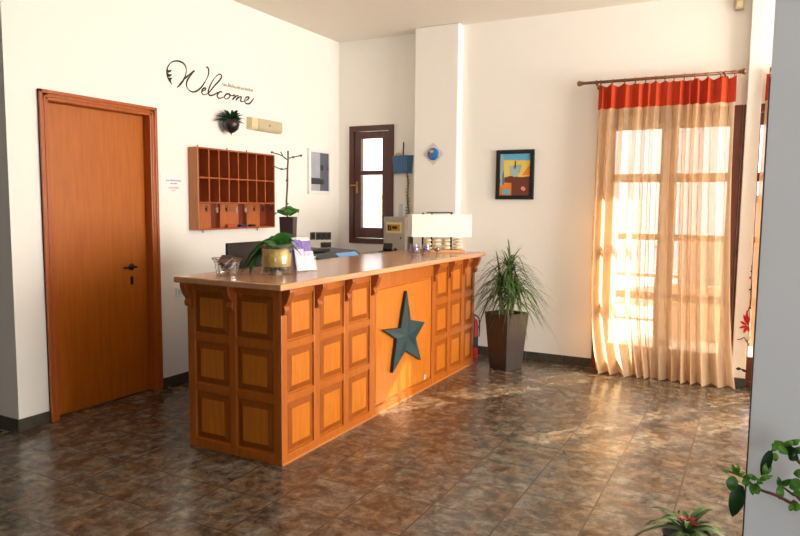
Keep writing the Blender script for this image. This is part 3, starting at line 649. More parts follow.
for y, z0, z1 in ((3.96, 1.832, 1.855), (4.29, 1.832, 1.855), (4.53, 1.832, 1.855), (4.0, 1.165, 1.19), (4.66, 1.165, 1.19)): bm = nb(); tube(bm, [(LX+.02, y, z0), (LX+.02, y, z1)], .004, 6); obj('hanger', bm, M['iron'], t)
for k in range(8):
    y = cols[k]+.06; bm = nb(); tube(bm, [(KX-.01, y, 1.402), (KX+.012, y, 1.398), (KX+.016, y, 1.388), (KX+.012, y, 1.384)], .0025, 6); obj('hook', bm, M['steel'], t)
order = ['first', 'second', 'third', 'fourth', 'fifth', 'sixth', 'seventh', 'eighth']
for k in range(8):
    y = cols[k]+.06; x = KX+.016; bm = nb(); zt = 1.381
    torus(bm, (x, y, zt-.006), .011, .0022, 'x', 12, 6); 
    if k in (1, 3, 4): obox(bm, (x, y+.003, zt-.034), Vector((0, 1, .1)).normalized(), Vector((1, 0, 0)), Vector((0, -.1, 1)).normalized(), .011, .003, .020)
    else: obox(bm, (x, y, zt-.030), Vector((0, 1, 0)), Vector((1, 0, 0)), Vector((0, 0, 1)), .007, .002, .017)
    lathe(bm, (x-.002, y-.006, zt-.026), [(.010, 0), (.010, .004)], 10, 'x')
    o = obj('room_key', bm, M['steel'] if k in (1, 3, 4) else M['iron'], loc=(x, y, zt-.08)); tag(o, ('bright' if k in (1, 3, 4) else 'dull dark')+' metal room key, '+order[k]+' hook counted from the door side', 'key', 'room keys on the rack hooks')
def purse(y, w, h, mat, lab, name):
    bm = nb(); box(bm, LX+.055, LX+.09, y-w/2, y+w/2, 1.2045, 1.2045+h); tag(obj(name, bm, mat, bevel=.004, loc=(LX+.07, y, 1.2045)), lab, name.replace('_', ' '))
purse(4.26, .09, .024, plain('brick_red', srgb(186, 84, 48), .5), 'small orange-red box lying in the bottom row of the rack', 'small_box')
purse(4.40, .07, .02, plain('navy', srgb(36, 44, 96), .5), 'small navy blue pouch lying in the bottom row of the rack', 'pouch')
purse(4.53, .06, .018, M['black'], 'small black tag lying in the bottom row of the rack', 'key_tag')

# notice
t = empty('paper_notice', (LX, 3.72, 1.46), 'white paper notice with faint blue and red lines beside the door', 'notice')
bm = nb(); box(bm, LX+.0008, LX+.003, 3.597, 3.852, 1.462, 1.625); obj('sheet', bm, M['paper'], t)
def scribble(y0, y1, z, hgt, mat, nm):
    bm = nb(); y = y0
    while y < y1:
        w = random.uniform(.004, .011); box(bm, LX+.003, LX+.0036, y, y+w, z, z+hgt*random.uniform(.6, 1)); y += w+random.uniform(.002, .005)
    obj(nm, bm, mat, t)
scribble(3.65, 3.80, 1.562, .014, M['blue_ink'], 'printed_line'); scribble(3.69, 3.755, 1.541, .012, M['blue_ink'], 'printed_line')
scribble(3.675, 3.775, 1.508, .013, M['red_ink'], 'printed_line'); scribble(3.70, 3.74, 1.49, .010, M['red_ink'], 'printed_line')

# Welcome lettering
def wp(x, y): return atX(160+x/8, 50+y/8, LX+.0006)
t = empty('welcome_lettering', (LX, 4.1, 2.3), 'black cursive Welcome lettering with leafy flourish on the white wall', 'wall lettering')
strokes = [
 [(95, 275), (72, 240), (56, 195), (60, 140), (92, 98), (140, 88), (188, 108), (209, 150), (204, 200), (184, 245), (158, 280), (135, 301)],
 [(150, 286), (190, 238), (232, 198), (276, 165)],
 [(276, 165), (242, 205), (216, 248), (213, 290), (235, 324), (275, 335), (320, 308), (356, 260), (384, 205), (389, 165), (380, 138), (368, 141)],
 [(330, 335), (362, 318), (362, 304), (342, 312), (333, 338), (350, 358), (388, 342), (432, 290), (478, 240), (492, 208), (472, 194), (436, 225), (404, 278), (386, 330), (396, 362), (430, 358), (462, 338)],
 [(497, 345), (488, 332), (468, 342), (456, 366), (474, 386), (512, 374), (534, 352), (549, 352), (532, 352), (515, 372), (525, 392), (549, 384), (560, 360), (550, 352), (562, 362), (578, 368)],
 [(578, 368), (592, 360), (598, 368), (578, 400)], [(586, 390), (614, 366), (624, 372), (606, 404)], [(612, 394), (640, 374), (650, 380), (644, 408), (668, 412), (700, 396), (712, 380), (694, 376), (676, 398), (684, 424), (712, 430), (734, 408), (750, 384)]]
bm = nb()
for s in strokes:
    P = catmull([wp(*p) for p in s], 5); n = len(P)
    W = [.003+.0038*abs(math.sin(i/n*PI*3)) for i in range(n)]
    ribbon(bm, P, W, (1, 0, 0))
obj('letters', bm, M['decal'], t)
bm = nb()
for (a, b, w) in (((62, 175), (92, 162), .008), ((62, 210), (94, 196), .008), ((68, 232), (96, 226), .008), ((60, 190), (78, 215), .010), ((70, 225), (86, 262), .011), ((56, 150), (66, 185), .007)):
    A, B = wp(*a), wp(*b); P = [A.lerp(B, k/6) for k in range(7)]; ribbon(bm, P, [w*max(.1, math.sin(PI*(k/6*.9+.08))) for k in range(7)], (1, 0, 0), .003)
obj('flourish', bm, M['decal'], t)
bm = nb(); xs = 500
heights = [20, 14, 14, 3, 30, 26, 14, 26, 14, 3, 16, 14, 18, 14, 3, 20, 16, 14, 18, 22, 14, 16]
for i, hgt in enumerate(heights):
    x = 503+i*11.2; y = 278+i*2.3
    ribbon(bm, [wp(x, y-hgt*.75), wp(x+1, y+10)], .0042, (1, 0, 0), .001)
    if i % 3: ribbon(bm, [wp(x, y-hgt*.3), wp(x+7, y+1)], .0034, (1, 0, 0), .001)
obj('small_lettering', bm, M['decal_grey'], t, label='faint small grey lettering above the cursive word')

# wall-hung plant globe
pc = Vector((LX+.085, 4.43, 2.055)); 
pc = atX(231, 124.5, LX+.08)
t = empty('wall_plant_globe', Vector((LX, pc.y, pc.z-.08)), 'small dark globe pot with spiky plant hung above the key rack', 'wall plant')
bm = nb(); lathe(bm, pc, [(.002, -.088), (.006, -.072), (.03, -.062), (.058, -.04), (.070, 0), (.064, .03), (.048, .05), (.04, .048), (.05, .03), (0, .02)], 20, cap=False); obj('pot', bm, plain('pot_blackish', srgb(40, 30, 28), .3), t, smooth=True)
bm = nb(); tube(bm, [pc+Vector((-.066, 0, .0)), (LX+.001, pc.y, pc.z)], .012, 8); obj('wall_hook', bm, M['iron'], t)
bm = nb()
for k in range(60):
    a = random.uniform(0, 2*PI); e = random.uniform(.1, 1.45); d = Vector((math.cos(a)*math.cos(e), math.sin(a)*math.cos(e), math.sin(e)))
    if d.x < -.55: d.x *= -.5
    blade(bm, pc+Vector((0, 0, .03)), d, random.uniform(.09, .16), .014, .35, 6, face=(.8, -.5, .3))
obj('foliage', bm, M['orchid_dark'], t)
# beige emergency light
t = empty('emergency_light', (LX, 4.8, 2.03), 'beige oblong wall fitting beside the small hanging plant', 'wall fitting')
bm = nb(); prism(bm, [(LX+.001, 4.64, 2.035), (LX+.055, 4.645, 2.035), (LX+.065, 4.645, 2.06), (LX+.065, 4.645, 2.135), (LX+.001, 4.64, 2.145)], (0, .33, 0)); obj('housing', bm, M['beige'], t, .01)
bm = nb(); prism(bm, [(LX+.001, 4.555, 2.038), (LX+.05, 4.56, 2.038), (LX+.06, 4.562, 2.06), (LX+.06, 4.562, 2.135), (LX+.001, 4.555, 2.145)], (0, .082, 0)); obj('lens', bm, M['beige2'], t, .004)
bm = nb(); lathe(bm, (LX+.064, 4.79, 2.088), [(.008, 0), (.008, .004)], 10, 'x'); obj('button', bm, M['switch'], t)
# black and white picture
t = empty('framed_photograph', (LX, 5.62, 1.5), 'black-and-white abstract picture in a thin white frame on the left wall', 'picture')
bm = nb(); y0, y1, z0, z1 = 5.437, 5.801, 1.503, 1.945; w = .032
for q in ((y0, y0+w, z0, z1), (y1-w*.5, y1, z0, z1), (y0+w, y1-w*.5, z0, z0+w), (y0+w, y1-w*.5, z1-w, z1)): box(bm, LX+.001, LX+.026, *q)
obj('frame', bm, M['white'], t, .002)
bm = nb(); box(bm, LX+.001, LX+.014, y0+w, y1-w*.5, z0+w, z1-w); cv = obj('print', bm, M['photo_grey'], t)
bm = nb(); xx = (LX+.014, LX+.0155); box(bm, *xx, 5.64, y1-w*.5, z0+w, z1-w); obj('dark_field', bm, M['photo_dark'], cv)
x2 = (LX+.0155, LX+.0165)
for q in ((*xx, y0+w, 5.64, 1.60, 1.66), (*x2, 5.64, 5.70, 1.60, 1.65), (*x2, 5.64, 5.69, 1.74, 1.79), (*x2, 5.765, 5.785, 1.745, 1.775)): bobj('black_shape', q, M['photo_black'], cv, 0)
# sockets
def socket(y0, z0, w, h, lab):
    t = empty('wall_socket', (LX, y0+w/2, z0), lab, 'socket', 'dark sockets on the left wall')
    bm = nb(); box(bm, LX+.001, LX+.010, y0, y0+w, z0, z0+h); obj('plate', bm, M['switch'], t, .004)
    bm = nb(); box(bm, LX+.010, LX+.013, y0+w*.2, y0+w*.8, z0+h*.2, z0+h*.8); obj('insert', bm, M['switch_in'], t, .003)
for k, (px, lab) in enumerate(((310, 'dark wall socket, upper row, nearest the counter vase'), (315.7, 'dark wall socket, upper row, second from the vase side'), (320.6, 'dark wall socket, upper row, third from the vase side'), (325.7, 'dark wall socket, upper row, nearest the small window'))):
    a, b = atX(px, 232.3, LX), atX(px+4.7, 239.5, LX); socket(a.y, b.z, b.y-a.y, a.z-b.z, lab)
for k, (px, lab) in enumerate(((320.4, 'dark wall socket, lower row, nearer the counter vase'), (325.6, 'dark wall socket, lower row, nearer the small window'))):
    a, b = atX(px, 242.4, LX), atX(px+4.9, 249.5, LX); socket(a.y, b.z, b.y-a.y, a.z-b.z, lab)
t = empty('white_socket', (LX, 3.755, .69), 'small white wall socket low beside the counter end', 'socket')
bm = nb(); box(bm, LX+.001, LX+.009, 3.72, 3.79, .68, .75); obj('plate', bm, M['white'], t, .003); bm = nb(); lathe(bm, (LX+.009, 3.755, .715), [(.02, 0), (.02, .002)], 14, 'x'); obj('insert', bm, M['pale_blue'], t)

# ------------------------------------------------------------------ alcove and pillar
t = empty('blue_wall_pocket', (-3.15, AY, 1.73), 'blue ribbed basket hung on the wall right of the small window', 'basket')
bc = Vector((-3.15, AY-.052, 1.725))
bm = nb()
for k in range(10):
    a0, a1 = PI+PI*k/10, PI+PI*(k+1)/10
    P = [(.098*math.cos(a), .05*math.sin(a)) for a in (a0, a1)]; Q = [(.112*math.cos(a), .052*math.sin(a)) for a in (a0, a1)]
    prism(bm, [bc+Vector((P[0][0], P[0][1]+.05, 0)), bc+Vector((P[1][0], P[1][1]+.05, 0)), bc+Vector((P[1][0]*.9, P[1][1]*.9+.05, 0)), bc+Vector((P[0][0]*.9, P[0][1]*.9+.05, 0))], (0, 0, .004))
    v = [bm.verts.new(bc+Vector(p)) for p in ((P[0][0], P[0][1]+.05, 0), (P[1][0], P[1][1]+.05, 0), (Q[1][0], Q[1][1]+.05, .16), (Q[0][0], Q[0][1]+.05, .16))]; bm.faces.new(v)
    tube(bm, [bc+Vector((P[0][0], P[0][1]+.05, 0)), bc+Vector((Q[0][0], Q[0][1]+.05, .16))], .009, 6)
for z, s in ((0, .098), (.16, .112)): tube(bm, [bc+Vector((s*math.cos(PI+PI*k/12), .051*math.sin(PI+PI*k/12)+.05, z)) for k in range(13)], .008, 6)
obj('pocket', bm, M['blue_basket'], t)
bm = nb(); tube(bm, [bc+Vector((.005, .035, .15)), bc+Vector((.003, .045, .30))], .006, 6); obj('hanger', bm, M['iron'], t)
bm = nb(); ball(bm, bc+Vector((-.045, .025, .165)), .035, 1.1, .5, .9, 12)
o = obj('yellow_cloth', bm, M['yellow'], smooth=True, loc=bc+Vector((-.045, .025, .16))); tag(o, 'dull yellow cloth poking out of the blue basket', 'cloth')
t = empty('hanging_cord', (-3.09, AY-.02, 1.2), 'olive braided cord hanging down below the blue basket', 'cord')
bm = nb(); tube(bm, catmull([(-3.10, AY-.02, 1.72), (-3.085, AY-.022, 1.6), (-3.09, AY-.02, 1.45), (-3.072, AY-.02, 1.32), (-3.068, AY-.02, 1.2)], 5), .009, 7); obj('cord', bm, M['olive'], t)
for k in range(14): bm = nb(); torus(bm, (-3.09+.012*math.sin(k), AY-.022, 1.68-.03*k), .010, .004, 'z', 8, 5); obj('braid_loop', bm, M['twig'], t)
bm = nb(); prism(bm, [(-3.155, AY-.012, 1.27), (-3.105, AY-.012, 1.27), (-3.098, AY-.012, 1.40), (-3.12, AY-.012, 1.49), (-3.135, AY-.012, 1.42)], (0, .008, 0)); tag(obj('paper_tag', bm, M['paper'], loc=(-3.13, AY, 1.27)), 'white paper slip hanging beside the olive cord', 'paper slip')
bm = nb(); prism(bm, [(-3.20, AY-.010, 1.27), (-3.16, AY-.010, 1.27), (-3.158, AY-.010, 1.41), (-3.185, AY-.010, 1.41)], (0, .006, 0)); tag(obj('paper_tag', bm, M['pale_blue'], loc=(-3.18, AY, 1.27)), 'pale bluish paper slip hanging next to the white slip', 'paper slip')
c = atY(433, 154, PY-.01)
t = empty('round_wall_plate', (c.x, PY, c.z), 'round blue and yellow glazed plate on a clear square, on the pillar', 'wall plate')
s = .105; bm = nb(); prism(bm, [(c.x, PY-.001, c.z-s), (c.x+s, PY-.001, c.z), (c.x, PY-.001, c.z+s), (c.x-s, PY-.001, c.z)], (0, -.004, 0)); obj('clear_square', bm, glass('clear_square', (.97, .965, .955, 1), .4, .02), t)
bm = nb(); lathe(bm, (c.x, PY-.005, c.z), [(0, -.012), (.05, -.010), (.058, -.004), (.058, 0)], 24, 'y', cap=False); obj('disc', bm, M['blue_plate'], t, smooth=True)
bm = nb(); ball(bm, (c.x-.016, PY-.016, c.z-.012), .026, 1, .12, 1.2, 14); obj('violet_patch', bm, M['teal_plate'], t)
bm = nb(); ball(bm, (c.x-.012, PY-.018, c.z+.024), .017, 1.2, .12, .8, 12); obj('yellow_patch', bm, M['yellow_paint'], t)

# ------------------------------------------------------------------ painting on the back wall
x0, x1, z0, z1 = -2.138, -1.783, 1.462, 1.908; w = .036
t = empty('framed_painting', ((x0+x1)/2, BY, z0), 'small colourful painting in a wide black frame on the far wall', 'painting')
bm = nb()
for q in ((x0, x0+w, z0, z1), (x1-w, x1, z0, z1), (x0+w, x1-w, z0, z0+w), (x0+w, x1-w, z1-w, z1)): box(bm, q[0], q[1], BY-.03, BY-.001, q[2], q[3])
obj('frame', bm, M['black'], t, .004)
a0, a1, b0, b1 = x0+w, x1-w, z0+w, z1-w; W_, H_ = a1-a0, b1-b0
cv = bobj('canvas', (a0, a1, BY-.018, BY-.001, b0, b1), M['yellow_paint'], t, 0)
lay = [BY-.018]
def patch(nm, poly, mat):
    bm = nb(); prism(bm, [(a0+u*W_, lay[0], b0+v*H_) for u, v in poly], (0, -.0006, 0)); lay[0] -= .0006; obj(nm, bm, mat, cv)
patch('sky', [(0, .86), (1, .84), (1, 1), (0, 1)], M['sky_paint'])
patch('ground', [(0, 0), (1, 0), (1, .46), (.7, .44), (.35, .47), (0, .40)], M['brown_paint'])
patch('orange_field', [(0, 0), (.40, 0), (.40, .30), (0, .32)], M['orange_paint'])
patch('hill', [(.74, .48), (1, .48), (1, .72), (.9, .66)], M['orange_paint'])
patch('pale_shape', [(.32, .70), (.36, .52), (.48, .44), (.58, .47), (.68, .58), (.72, .74), (.52, .72)], M['pale_paint'])
patch('dark_stroke', [(.49, .64), (.53, .64), (.53, .82), (.50, .84)], M['photo_black'])
patch('tall_shape', [(.02, .2), (.16, .28), (.14, .7), (.10, 1), (.02, 1)], M['pale_paint'])
patch('tall_shadow', [(.10, .24), (.15, .28), (.13, .62), (.09, .5)], M['photo_dark'])
patch('blue_patch', [(.10, .03), (.36, .03), (.34, .14), (.12, .14)], M['sky_paint'])
patch('pink_patch', [(.72, .15), (.82, .10), (.88, .16), (.80, .22), (.73, .20)], M['pink_paint'])

# ------------------------------------------------------------------ planter with dracaena
rot = math.radians(-24); pb = Vector((-1.868, 5.510, 0)); hb, ht, PH = .098, .134, .49
t = empty('dracaena_planter', pb, 'tall tapered dark square planter with a spiky green dracaena', 'potted plant')
def qring(h, z): return [(pb + Vector((h*a, h*b, z))) for a, b in [(math.cos(rot)*i-math.sin(rot)*j, math.sin(rot)*i+math.cos(rot)*j) for i, j in ((-1, -1), (1, -1), (1, 1), (-1, 1))]]
bm = nb(); R = [[bm.verts.new(p) for p in qring(h, z)] for h, z in ((hb, 0), (ht, PH), (ht-.012, PH), (ht-.02, PH-.05))]
for a, b in zip(R, R[1:]):
    for k in range(4): bm.faces.new((a[k], a[(k+1) % 4], b[(k+1) % 4], b[k]))
bm.faces.new(R[0][::-1]); bm.faces.new(R[-1]); obj('planter', bm, M['planter'], t, .004)
bm = nb(); R = [bm.verts.new(p) for p in qring(ht-.021, PH-.045)]; bm.faces.new(R); obj('soil', bm, M['soil'], t)
heads = []
for dx, dy, hh in ((-.06, -.03, .78), (.03, -.04, .90), (.0, .05, .84), (.06, .03, .72)):
    bm = nb(); P = catmull([pb+Vector((dx*.5, dy*.5, PH-.045)), pb+Vector((dx*.9, dy*.9, (PH+hh)/2)), pb+Vector((dx, dy, hh))], 5); tube(bm, P, .012, 8); obj('stem', bm, M['drac_stem'], t, smooth=True); heads.append(pb+Vector((dx, dy, hh)))
bm = nb()
for hd in heads:
    for k in range(85):
        a = random.uniform(0, 2*PI); e = random.uniform(-.05, 1.35); d = Vector((math.cos(a)*math.cos(e), math.sin(a)*math.cos(e), math.sin(e)))
        L = random.uniform(.26, .42); b = hd+Vector((0, 0, random.uniform(-.16, .03)))
        dr = random.uniform(.55, 1.1)*(1.0 if e < 1.1 else .6)
        if (b+d*L).y > BY-.03: d.y *= .25
        if (b+d*L).x < -2.13: d.x *= .45
        blade(bm, b, d, L, .0105, dr, 8)
obj('foliage', bm, M['drac'], t)

# fire extinguisher behind the counter's far end
e = Vector((-2.268, 5.745, 0)); t = empty('fire_extinguisher', e, 'red fire extinguisher on the floor behind the counter end', 'fire extinguisher')
bm = nb(); lathe(bm, e, [(0, 0), (.044, 0), (.046, .01), (.046, .31), (.036, .35), (.016, .37), (.016, .385), (0, .385)], 20, cap=False); obj('cylinder', bm, M['redmetal'], t, smooth=True)
bm = nb(); lathe(bm, e, [(.0475, .10), (.0475, .2), (.046, .2)], 20, cap=False); obj('label_band', bm, M['black'], t)
bm = nb(); tube(bm, [e+Vector((0, 0, .385)), e+Vector((0, 0, .41))], .014, 8); tube(bm, [e+Vector((0, 0, .41)), e+Vector((0, -.08, .425))], .008, 6); tube(bm, catmull([e+Vector((.0, .01, .40)), e+Vector((.05, .02, .36)), e+Vector((.056, .01, .2))], 5), .007, 6); obj('valve', bm, M['black'], t)

# ------------------------------------------------------------------ curtain and rod
RY, RZ = 5.782, 2.428
def make_rod(x0, x1, label):
    t = empty('curtain_rod', ((x0+x1)/2, RY, RZ), label, 'curtain rod')
    bm = nb(); tube(bm, [(x0, RY, RZ), (x1, RY, RZ)], .0125, 14); obj('pole', bm, M['rod'], t, smooth=True)
    for x, s in ((x0, -1), (x1, 1)):
        bm = nb(); lathe(bm, (x, RY, RZ), [(.012, 0), (.02, s*.004), (.014, s*.012), (.022, s*.022), (.024, s*.034), (.016, s*.046), (0.002, s*.05)], 14, 'x'); obj('finial', bm, M['rod'], t, smooth=True)
    for x in (x0+.11, x1-.1):
        bm = nb(); tube(bm, [(x, RY+.0, RZ-.014), (x, BY-.001, RZ-.02)], .009, 8); lathe(bm, (x, BY-.001, RZ-.02), [(.022, 0), (.022, -.008)], 12, 'y'); torus(bm, (x, RY, RZ), .0165, .004, 'x', 14, 6); obj('bracket', bm, M['rod'], t)
    return t
make_rod(-1.345, -.175, 'brown wooden curtain rod with ball ends above the red-topped curtain')
CYC = 5.775
def lerp(a, b, t): return a+(b-a)*t
def curt(u, v):
    """u 0..1 across, v 0 (top) .. 1 (floor)"""
    k = max(0, (v-.72)/.28)
    xl = lerp(-1.212, -1.226, min(1, v*2)) + .075*k**1.6; xr = lerp(-.198, -.185, v) + .075*max(0, (v-.25)/.75)**1.7
    g = u + .018*math.sin(2*PI*u)                                # gathers toward the middle
    g = u - .028*math.sin(2*PI*(u-.0))*(-1)
    x = lerp(xl, xr, g)
    ph = 2*PI*(13*u + .35*math.sin(5*u+1) + .22*math.sin(17*u))
    A = lerp(.026, .044, min(1, v*1.3))*(1+.45*math.sin(9*u+.6))
    y = CYC + A*math.sin(ph) + .008*math.sin(ph*.5+2*v) - .03*k**2
    x += .010*math.sin(2*ph+.5)*min(1, v*2+.2) + .03*k*k*math.sin(7*u+.3)
    return x, y, ph
def curtain(label):
    t = empty('curtain', (-.7, CYC, 0), label, 'curtain')
    NU, NV = 300, 40; ZT, ZB = 2.404, 2.205
    def surf(bm, z0, z1, nv, top=False):
        rows = []
        for j in range(nv+1):
            row = []
            for i in range(NU+1):
                u = i/NU; z = lerp(z0, z1, j/nv)
                v = 1-z/2.42; x, y, ph = curt(u, v)
                if top: z -= .018*(1-j/nv)*abs(math.sin(PI*12*u))**.8
                if top: x += -.006*math.sin(ph)
                if not top and j > nv-3: z += .006*(1+math.sin(ph))*(1 if j == nv else .4)
                row.append(bm.verts.new((x, y, z)))
            rows.append(row)
        for a, b in zip(rows, rows[1:]):
            for i in range(NU): bm.faces.new((a[i], a[i+1], b[i+1], b[i]))
    bm = nb(); surf(bm, ZT, ZB, 8, True); obj('heading', bm, M['heading'], t, smooth=True, label='rust-red gathered heading band')
    bm = nb(); surf(bm, ZB, .004, NV); obj('sheer_panel', bm, M['sheer'], t, smooth=True, label='beige sheer fabric')
    for i in range(13):
        u = .01+.98*i/12; x, y, ph = curt(u, 0); bm = nb(); torus(bm, (x, RY, RZ-.004), .019, .0032, 'x', 16, 6); tube(bm, [(x, RY, RZ-.022), (x, lerp(RY, y, .5), RZ-.034)], .003, 6); obj('ring', bm, M['rod'], t, smooth=True)
    return t
c1 = curtain('beige sheer curtain with rust-red heading over the french window')
c2 = copy_tree(c1); c2.location.x += 1.226; c2['label'] = 'second red-topped sheer curtain glimpsed between pillar and white partition'
make_rod(.075, 1.06, 'second curtain rod beyond the slim pillar')

# ------------------------------------------------------------------ flower sticker on the slim pillar
def pp(x, y): return atY(720+x/3.825, 260+y/3.825, PY-.0006)
t = empty('flower_sticker', (-.07, PY, .3), 'red flower and black twig sticker on the slim pillar', 'wall sticker')
def petals(L, mat, nm, k=6):
    bm = nb()
    for a, b, w in L:
        A, B = pp(*a), pp(*b); P = [A.lerp(B, i/k) for i in range(k+1)]; ribbon(bm, P, [max(.0008, w*math.sin(PI*(i/k*.94+.03))) for i in range(k+1)], (0, -1, 0), .0015)
    obj(nm, bm, mat, t)
petals([((104, 252), (72, 260), .010), ((104, 250), (76, 234), .010), ((104, 246), (90, 208), .011), ((104, 246), (103, 192), .011), ((106, 250), (114, 214), .009), ((104, 252), (90, 280), .012), ((107, 252), (110, 276), .010)], M['decal_red'], 'petals')
petals([((112, 70), (122, 66), .012)], M['decal_red'], 'bud')
bm = nb()
for s in ([(106, 200), (113, 178), (119, 152), (121, 120), (120, 90), (121, 45), (122, 20)], [(66, 304), (80, 303), (92, 297), (101, 310), (112, 300), (118, 292)], [(101, 310), (108, 322), (113, 318)], [(100, 305), (112, 330)]):
    ribbon(bm, catmull([pp(*p) for p in s], 4), .0028, (0, -1, 0), .0012)
obj('twig', bm, M['decal'], t)
petals([((110, 112), (122, 114), .007), ((60, 416), (82, 416), .012), ((78, 416), (106, 430), .010), ((116, 43), (124, 44), .006), ((114, 178), (121, 190), .006)], M['decal'], 'twig_leaves')

# sensor high beside the slim pillar
t = empty('motion_sensor', (-.2, BY, 2.92), 'small beige sensor box high on the wall beside the slim pillar', 'sensor')
a, b = atY(735, 11, BY), atY(745, -6, BY)
bm = nb(); box(bm, a.x, b.x, BY-.05, BY-.001, a.z, b.z); obj('housing', bm, M['beige'], t, .008); bm = nb(); box(bm, a.x+.012, b.x-.012, BY-.054, BY-.05, a.z+.015, a.z+.06); obj('lens', bm, M['beige2'], t, .003)

# ------------------------------------------------------------------ bromeliad near the viewer
bp_ = Vector((-.150, 2.33, 0)); t = empty('bromeliad', bp_, 'potted bromeliad with red centre on the floor near the viewer', 'potted plant')
bm = nb(); lathe(bm, bp_, [(0, 0), (.055, 0), (.06, .01), (.075, .32), (.08, .332), (.072, .332), (.066, .31), (0, .305)], 24, cap=False); obj('pot', bm, M['black'], t, smooth=True)
hd = bp_+Vector((0, 0, .325)); bm = nb()
for k in range(26):
    a = 2*PI*k/26*3.38+.4; e = random.uniform(.45, 1.2) if k < 16 else random.uniform(.1, .5)
    d = Vector((math.cos(a)*math.cos(e), math.sin(a)*math.cos(e), math.sin(e))); blade(bm, hd+Vector((0, 0, .005)), d, random.uniform(.17, .23), .0145, random.uniform(.5, .85), 9, .35, lambda t: (1-t)**.5 if t < .98 else .05)
obj('foliage', bm, M['brom'], t, smooth=True)
bm = nb()
for k in range(18):
    a = 2.4*k; e = random.uniform(.7, 1.35); d = Vector((math.cos(a)*math.cos(e), math.sin(a)*math.cos(e), math.sin(e))); blade(bm, hd+Vector((0, 0, .025)), d, random.uniform(.035, .06), .009, .3, 6, .4, broad)
obj('flower', bm, M['brom_red'], t, smooth=True, label='red bract rosette')

# ------------------------------------------------------------------ trailing plant beside the partition
def vp(x, y, Y): return atY(715+x/5.365, 425+y/5.365, Y)
vb = Vector((.36, 1.80, 0)); t = empty('trailing_plant', vb, 'leafy trailing branches reaching in front of the white partition', 'potted plant')
bm = nb(); lathe(bm, vb, [(0, 0), (.09, 0), (.095, .01), (.13, .36), (.14, .38), (.13, .38), (.12, .34), (0, .33)], 24, cap=False); obj('pot', bm, M['planter'], t, smooth=True)
br = [[vb+Vector((-.02, 0, .33)), vb+Vector((-.05, 0, .5)), vp(470, 455, 1.80), vp(410, 420, 1.80), vp(330, 378, 1.80), (vp(250, 350, 1.79)), vp(200, 320, 1.78), vp(155, 280, 1.77), vp(112, 262, 1.77), vp(50, 240, 1.77)],
      [vb+Vector((0, .02, .33)), vb+Vector((-.03, .02, .52)), vp(470, 412, 1.83), vp(420, 375, 1.84), vp(350, 322, 1.84)],
      [vb+Vector((.02, -.02, .33)), vb+Vector((0, 0, .6)), vp(480, 225, 1.82), vp(440, 185, 1.82), vp(390, 130, 1.82), vp(330, 110, 1.82), vp(285, 175, 1.80)]]
for P in br:
    bm = nb(); C = catmull(P, 5); n = len(C); tube(bm, C, [lerp(.005, .0022, i/n) for i in range(n)], 7); obj('branch', bm, M['jade_stem'], t, smooth=True)
def vleaf(a, b, w, Y, dark=False, tw=0):
    A, B = vp(*a, Y), vp(*b, Y-.006); d = B-A; L = d.length; d.normalize(); s = Vector((0, 1, 0)).cross(d).normalized(); s = (Matrix.Rotation(tw, 3, d) @ s); nn = s.cross(d)
    bm = nb(); rows = []
    for i in range(9):
        q = i/8; ww = w/5.365*1.75/672*broad(q); p = A+d*(L*q)+Vector((0, -.006*math.sin(PI*q), 0)); rows.append([bm.verts.new(p-s*ww+nn*ww*.25), bm.verts.new(p), bm.verts.new(p+s*ww+nn*ww*.25)])
    for r, q in zip(rows, rows[1:]): bm.faces.new((r[0], r[1], q[1], q[0])); bm.faces.new((r[1], r[2], q[2], q[1]))
    obj('leaf', bm, M['jade_dark'] if dark else M['jade'], t, smooth=True)
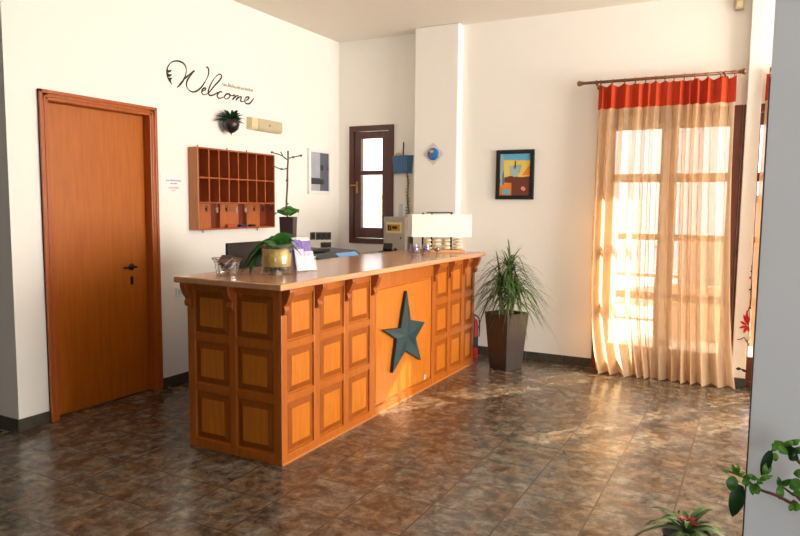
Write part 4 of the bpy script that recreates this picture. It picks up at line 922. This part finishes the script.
for L in (((138, 322), (92, 492), 36, 1.775, True, .2), ((100, 275), (80, 352), 27, 1.77), ((300, 140), (248, 270), 24, 1.80, True, .3), ((290, 200), (262, 272), 20, 1.795),
          ((345, 120), (305, 100), 26, 1.81), ((360, 112), (318, 84), 24, 1.815), ((372, 118), (348, 150), 26, 1.81), ((372, 112), (420, 80), 18, 1.815), ((400, 96), (462, 78), 16, 1.815), ((378, 128), (452, 148), 26, 1.81, True),
          ((400, 150), (448, 186), 24, 1.812, True), ((430, 140), (480, 118), 20, 1.81), ((320, 150), (325, 196), 15, 1.805),
          ((118, 262), (92, 208), 13, 1.767), ((118, 258), (128, 212), 10, 1.767), ((80, 248), (36, 238), 10, 1.767), ((120, 266), (160, 258), 12, 1.767),
          ((158, 282), (200, 262), 15, 1.768), ((162, 284), (172, 330), 18, 1.767), ((190, 268), (232, 292), 13, 1.772), ((204, 322), (246, 346), 22, 1.775), ((216, 330), (232, 372), 18, 1.775), ((190, 318), (205, 378), 10, 1.775),
          ((246, 318), (232, 285), 14, 1.78), ((246, 296), (280, 262), 13, 1.78), ((252, 282), (312, 268), 11, 1.78),
          ((348, 318), (340, 276), 13, 1.835), ((352, 318), (410, 290), 16, 1.835), ((350, 326), (346, 400), 19, 1.83), ((355, 322), (330, 300), 10, 1.835),
          ((460, 300), (400, 340), 34, 1.825), ((470, 250), (420, 262), 24, 1.825), ((500, 330), (420, 370), 30, 1.825), ((410, 424), (402, 462), 12, 1.795), ((414, 426), (462, 448), 20, 1.795), ((425, 430), (460, 425), 14, 1.795)):
    vleaf(*L)

# ------------------------------------------------------------------ light
wd = bpy.data.worlds.new('world'); bpy.context.scene.world = wd; wd.use_nodes = True
nt = wd.node_tree; bg = nt.nodes['Background']
sky = nt.nodes.new('ShaderNodeTexSky'); sky.sky_type = 'HOSEK_WILKIE'; sky.turbidity = 5; sky.sun_direction = Vector((.466, .712, .53)).normalized(); sky.ground_albedo = .6
mx = nt.nodes.new('ShaderNodeMix'); mx.data_type = 'RGBA'; mx.inputs[0].default_value = .8; mx.inputs[7].default_value = (.95, .97, 1, 1)
nt.links.new(sky.outputs[0], mx.inputs[6]); nt.links.new(mx.outputs[2], bg.inputs[0]); bg.inputs[1].default_value = 3.0
def light(name, kind, loc, energy, col, aim=None, size=None):
    l = bpy.data.lights.new(name, kind); l.energy = energy; l.color = col
    if size: l.shape = 'RECTANGLE'; l.size, l.size_y = size
    o = bpy.data.objects.new(name, l); COL.objects.link(o); o.location = loc
    if aim is not None: o.rotation_euler = (Vector(aim)).to_track_quat('-Z', 'Y').to_euler()
    return l
s = light('sun', 'SUN', (5, 9, 6), 44, (1, .84, .58), (-.466, -.712, -.53)); s.angle = .01
light('right_window_daylight', 'AREA', (4.15, 4.0, 1.55), 395, (1, .95, .89), (-1, .16, 0), (3.2, 2.4))
light('rear_window_daylight', 'AREA', (1.5, -2.95, 1.85), 44, (.86, .92, 1), (.05, 1, 0), (1.9, 1.6))
sc = bpy.context.scene
sc.view_settings.view_transform = 'Standard'; sc.view_settings.look = 'None'; sc.view_settings.exposure = 0; sc.view_settings.gamma = 1
sc.cycles.use_denoising = True
sc.cycles.max_bounces = 10; sc.cycles.transparent_max_bounces = 16
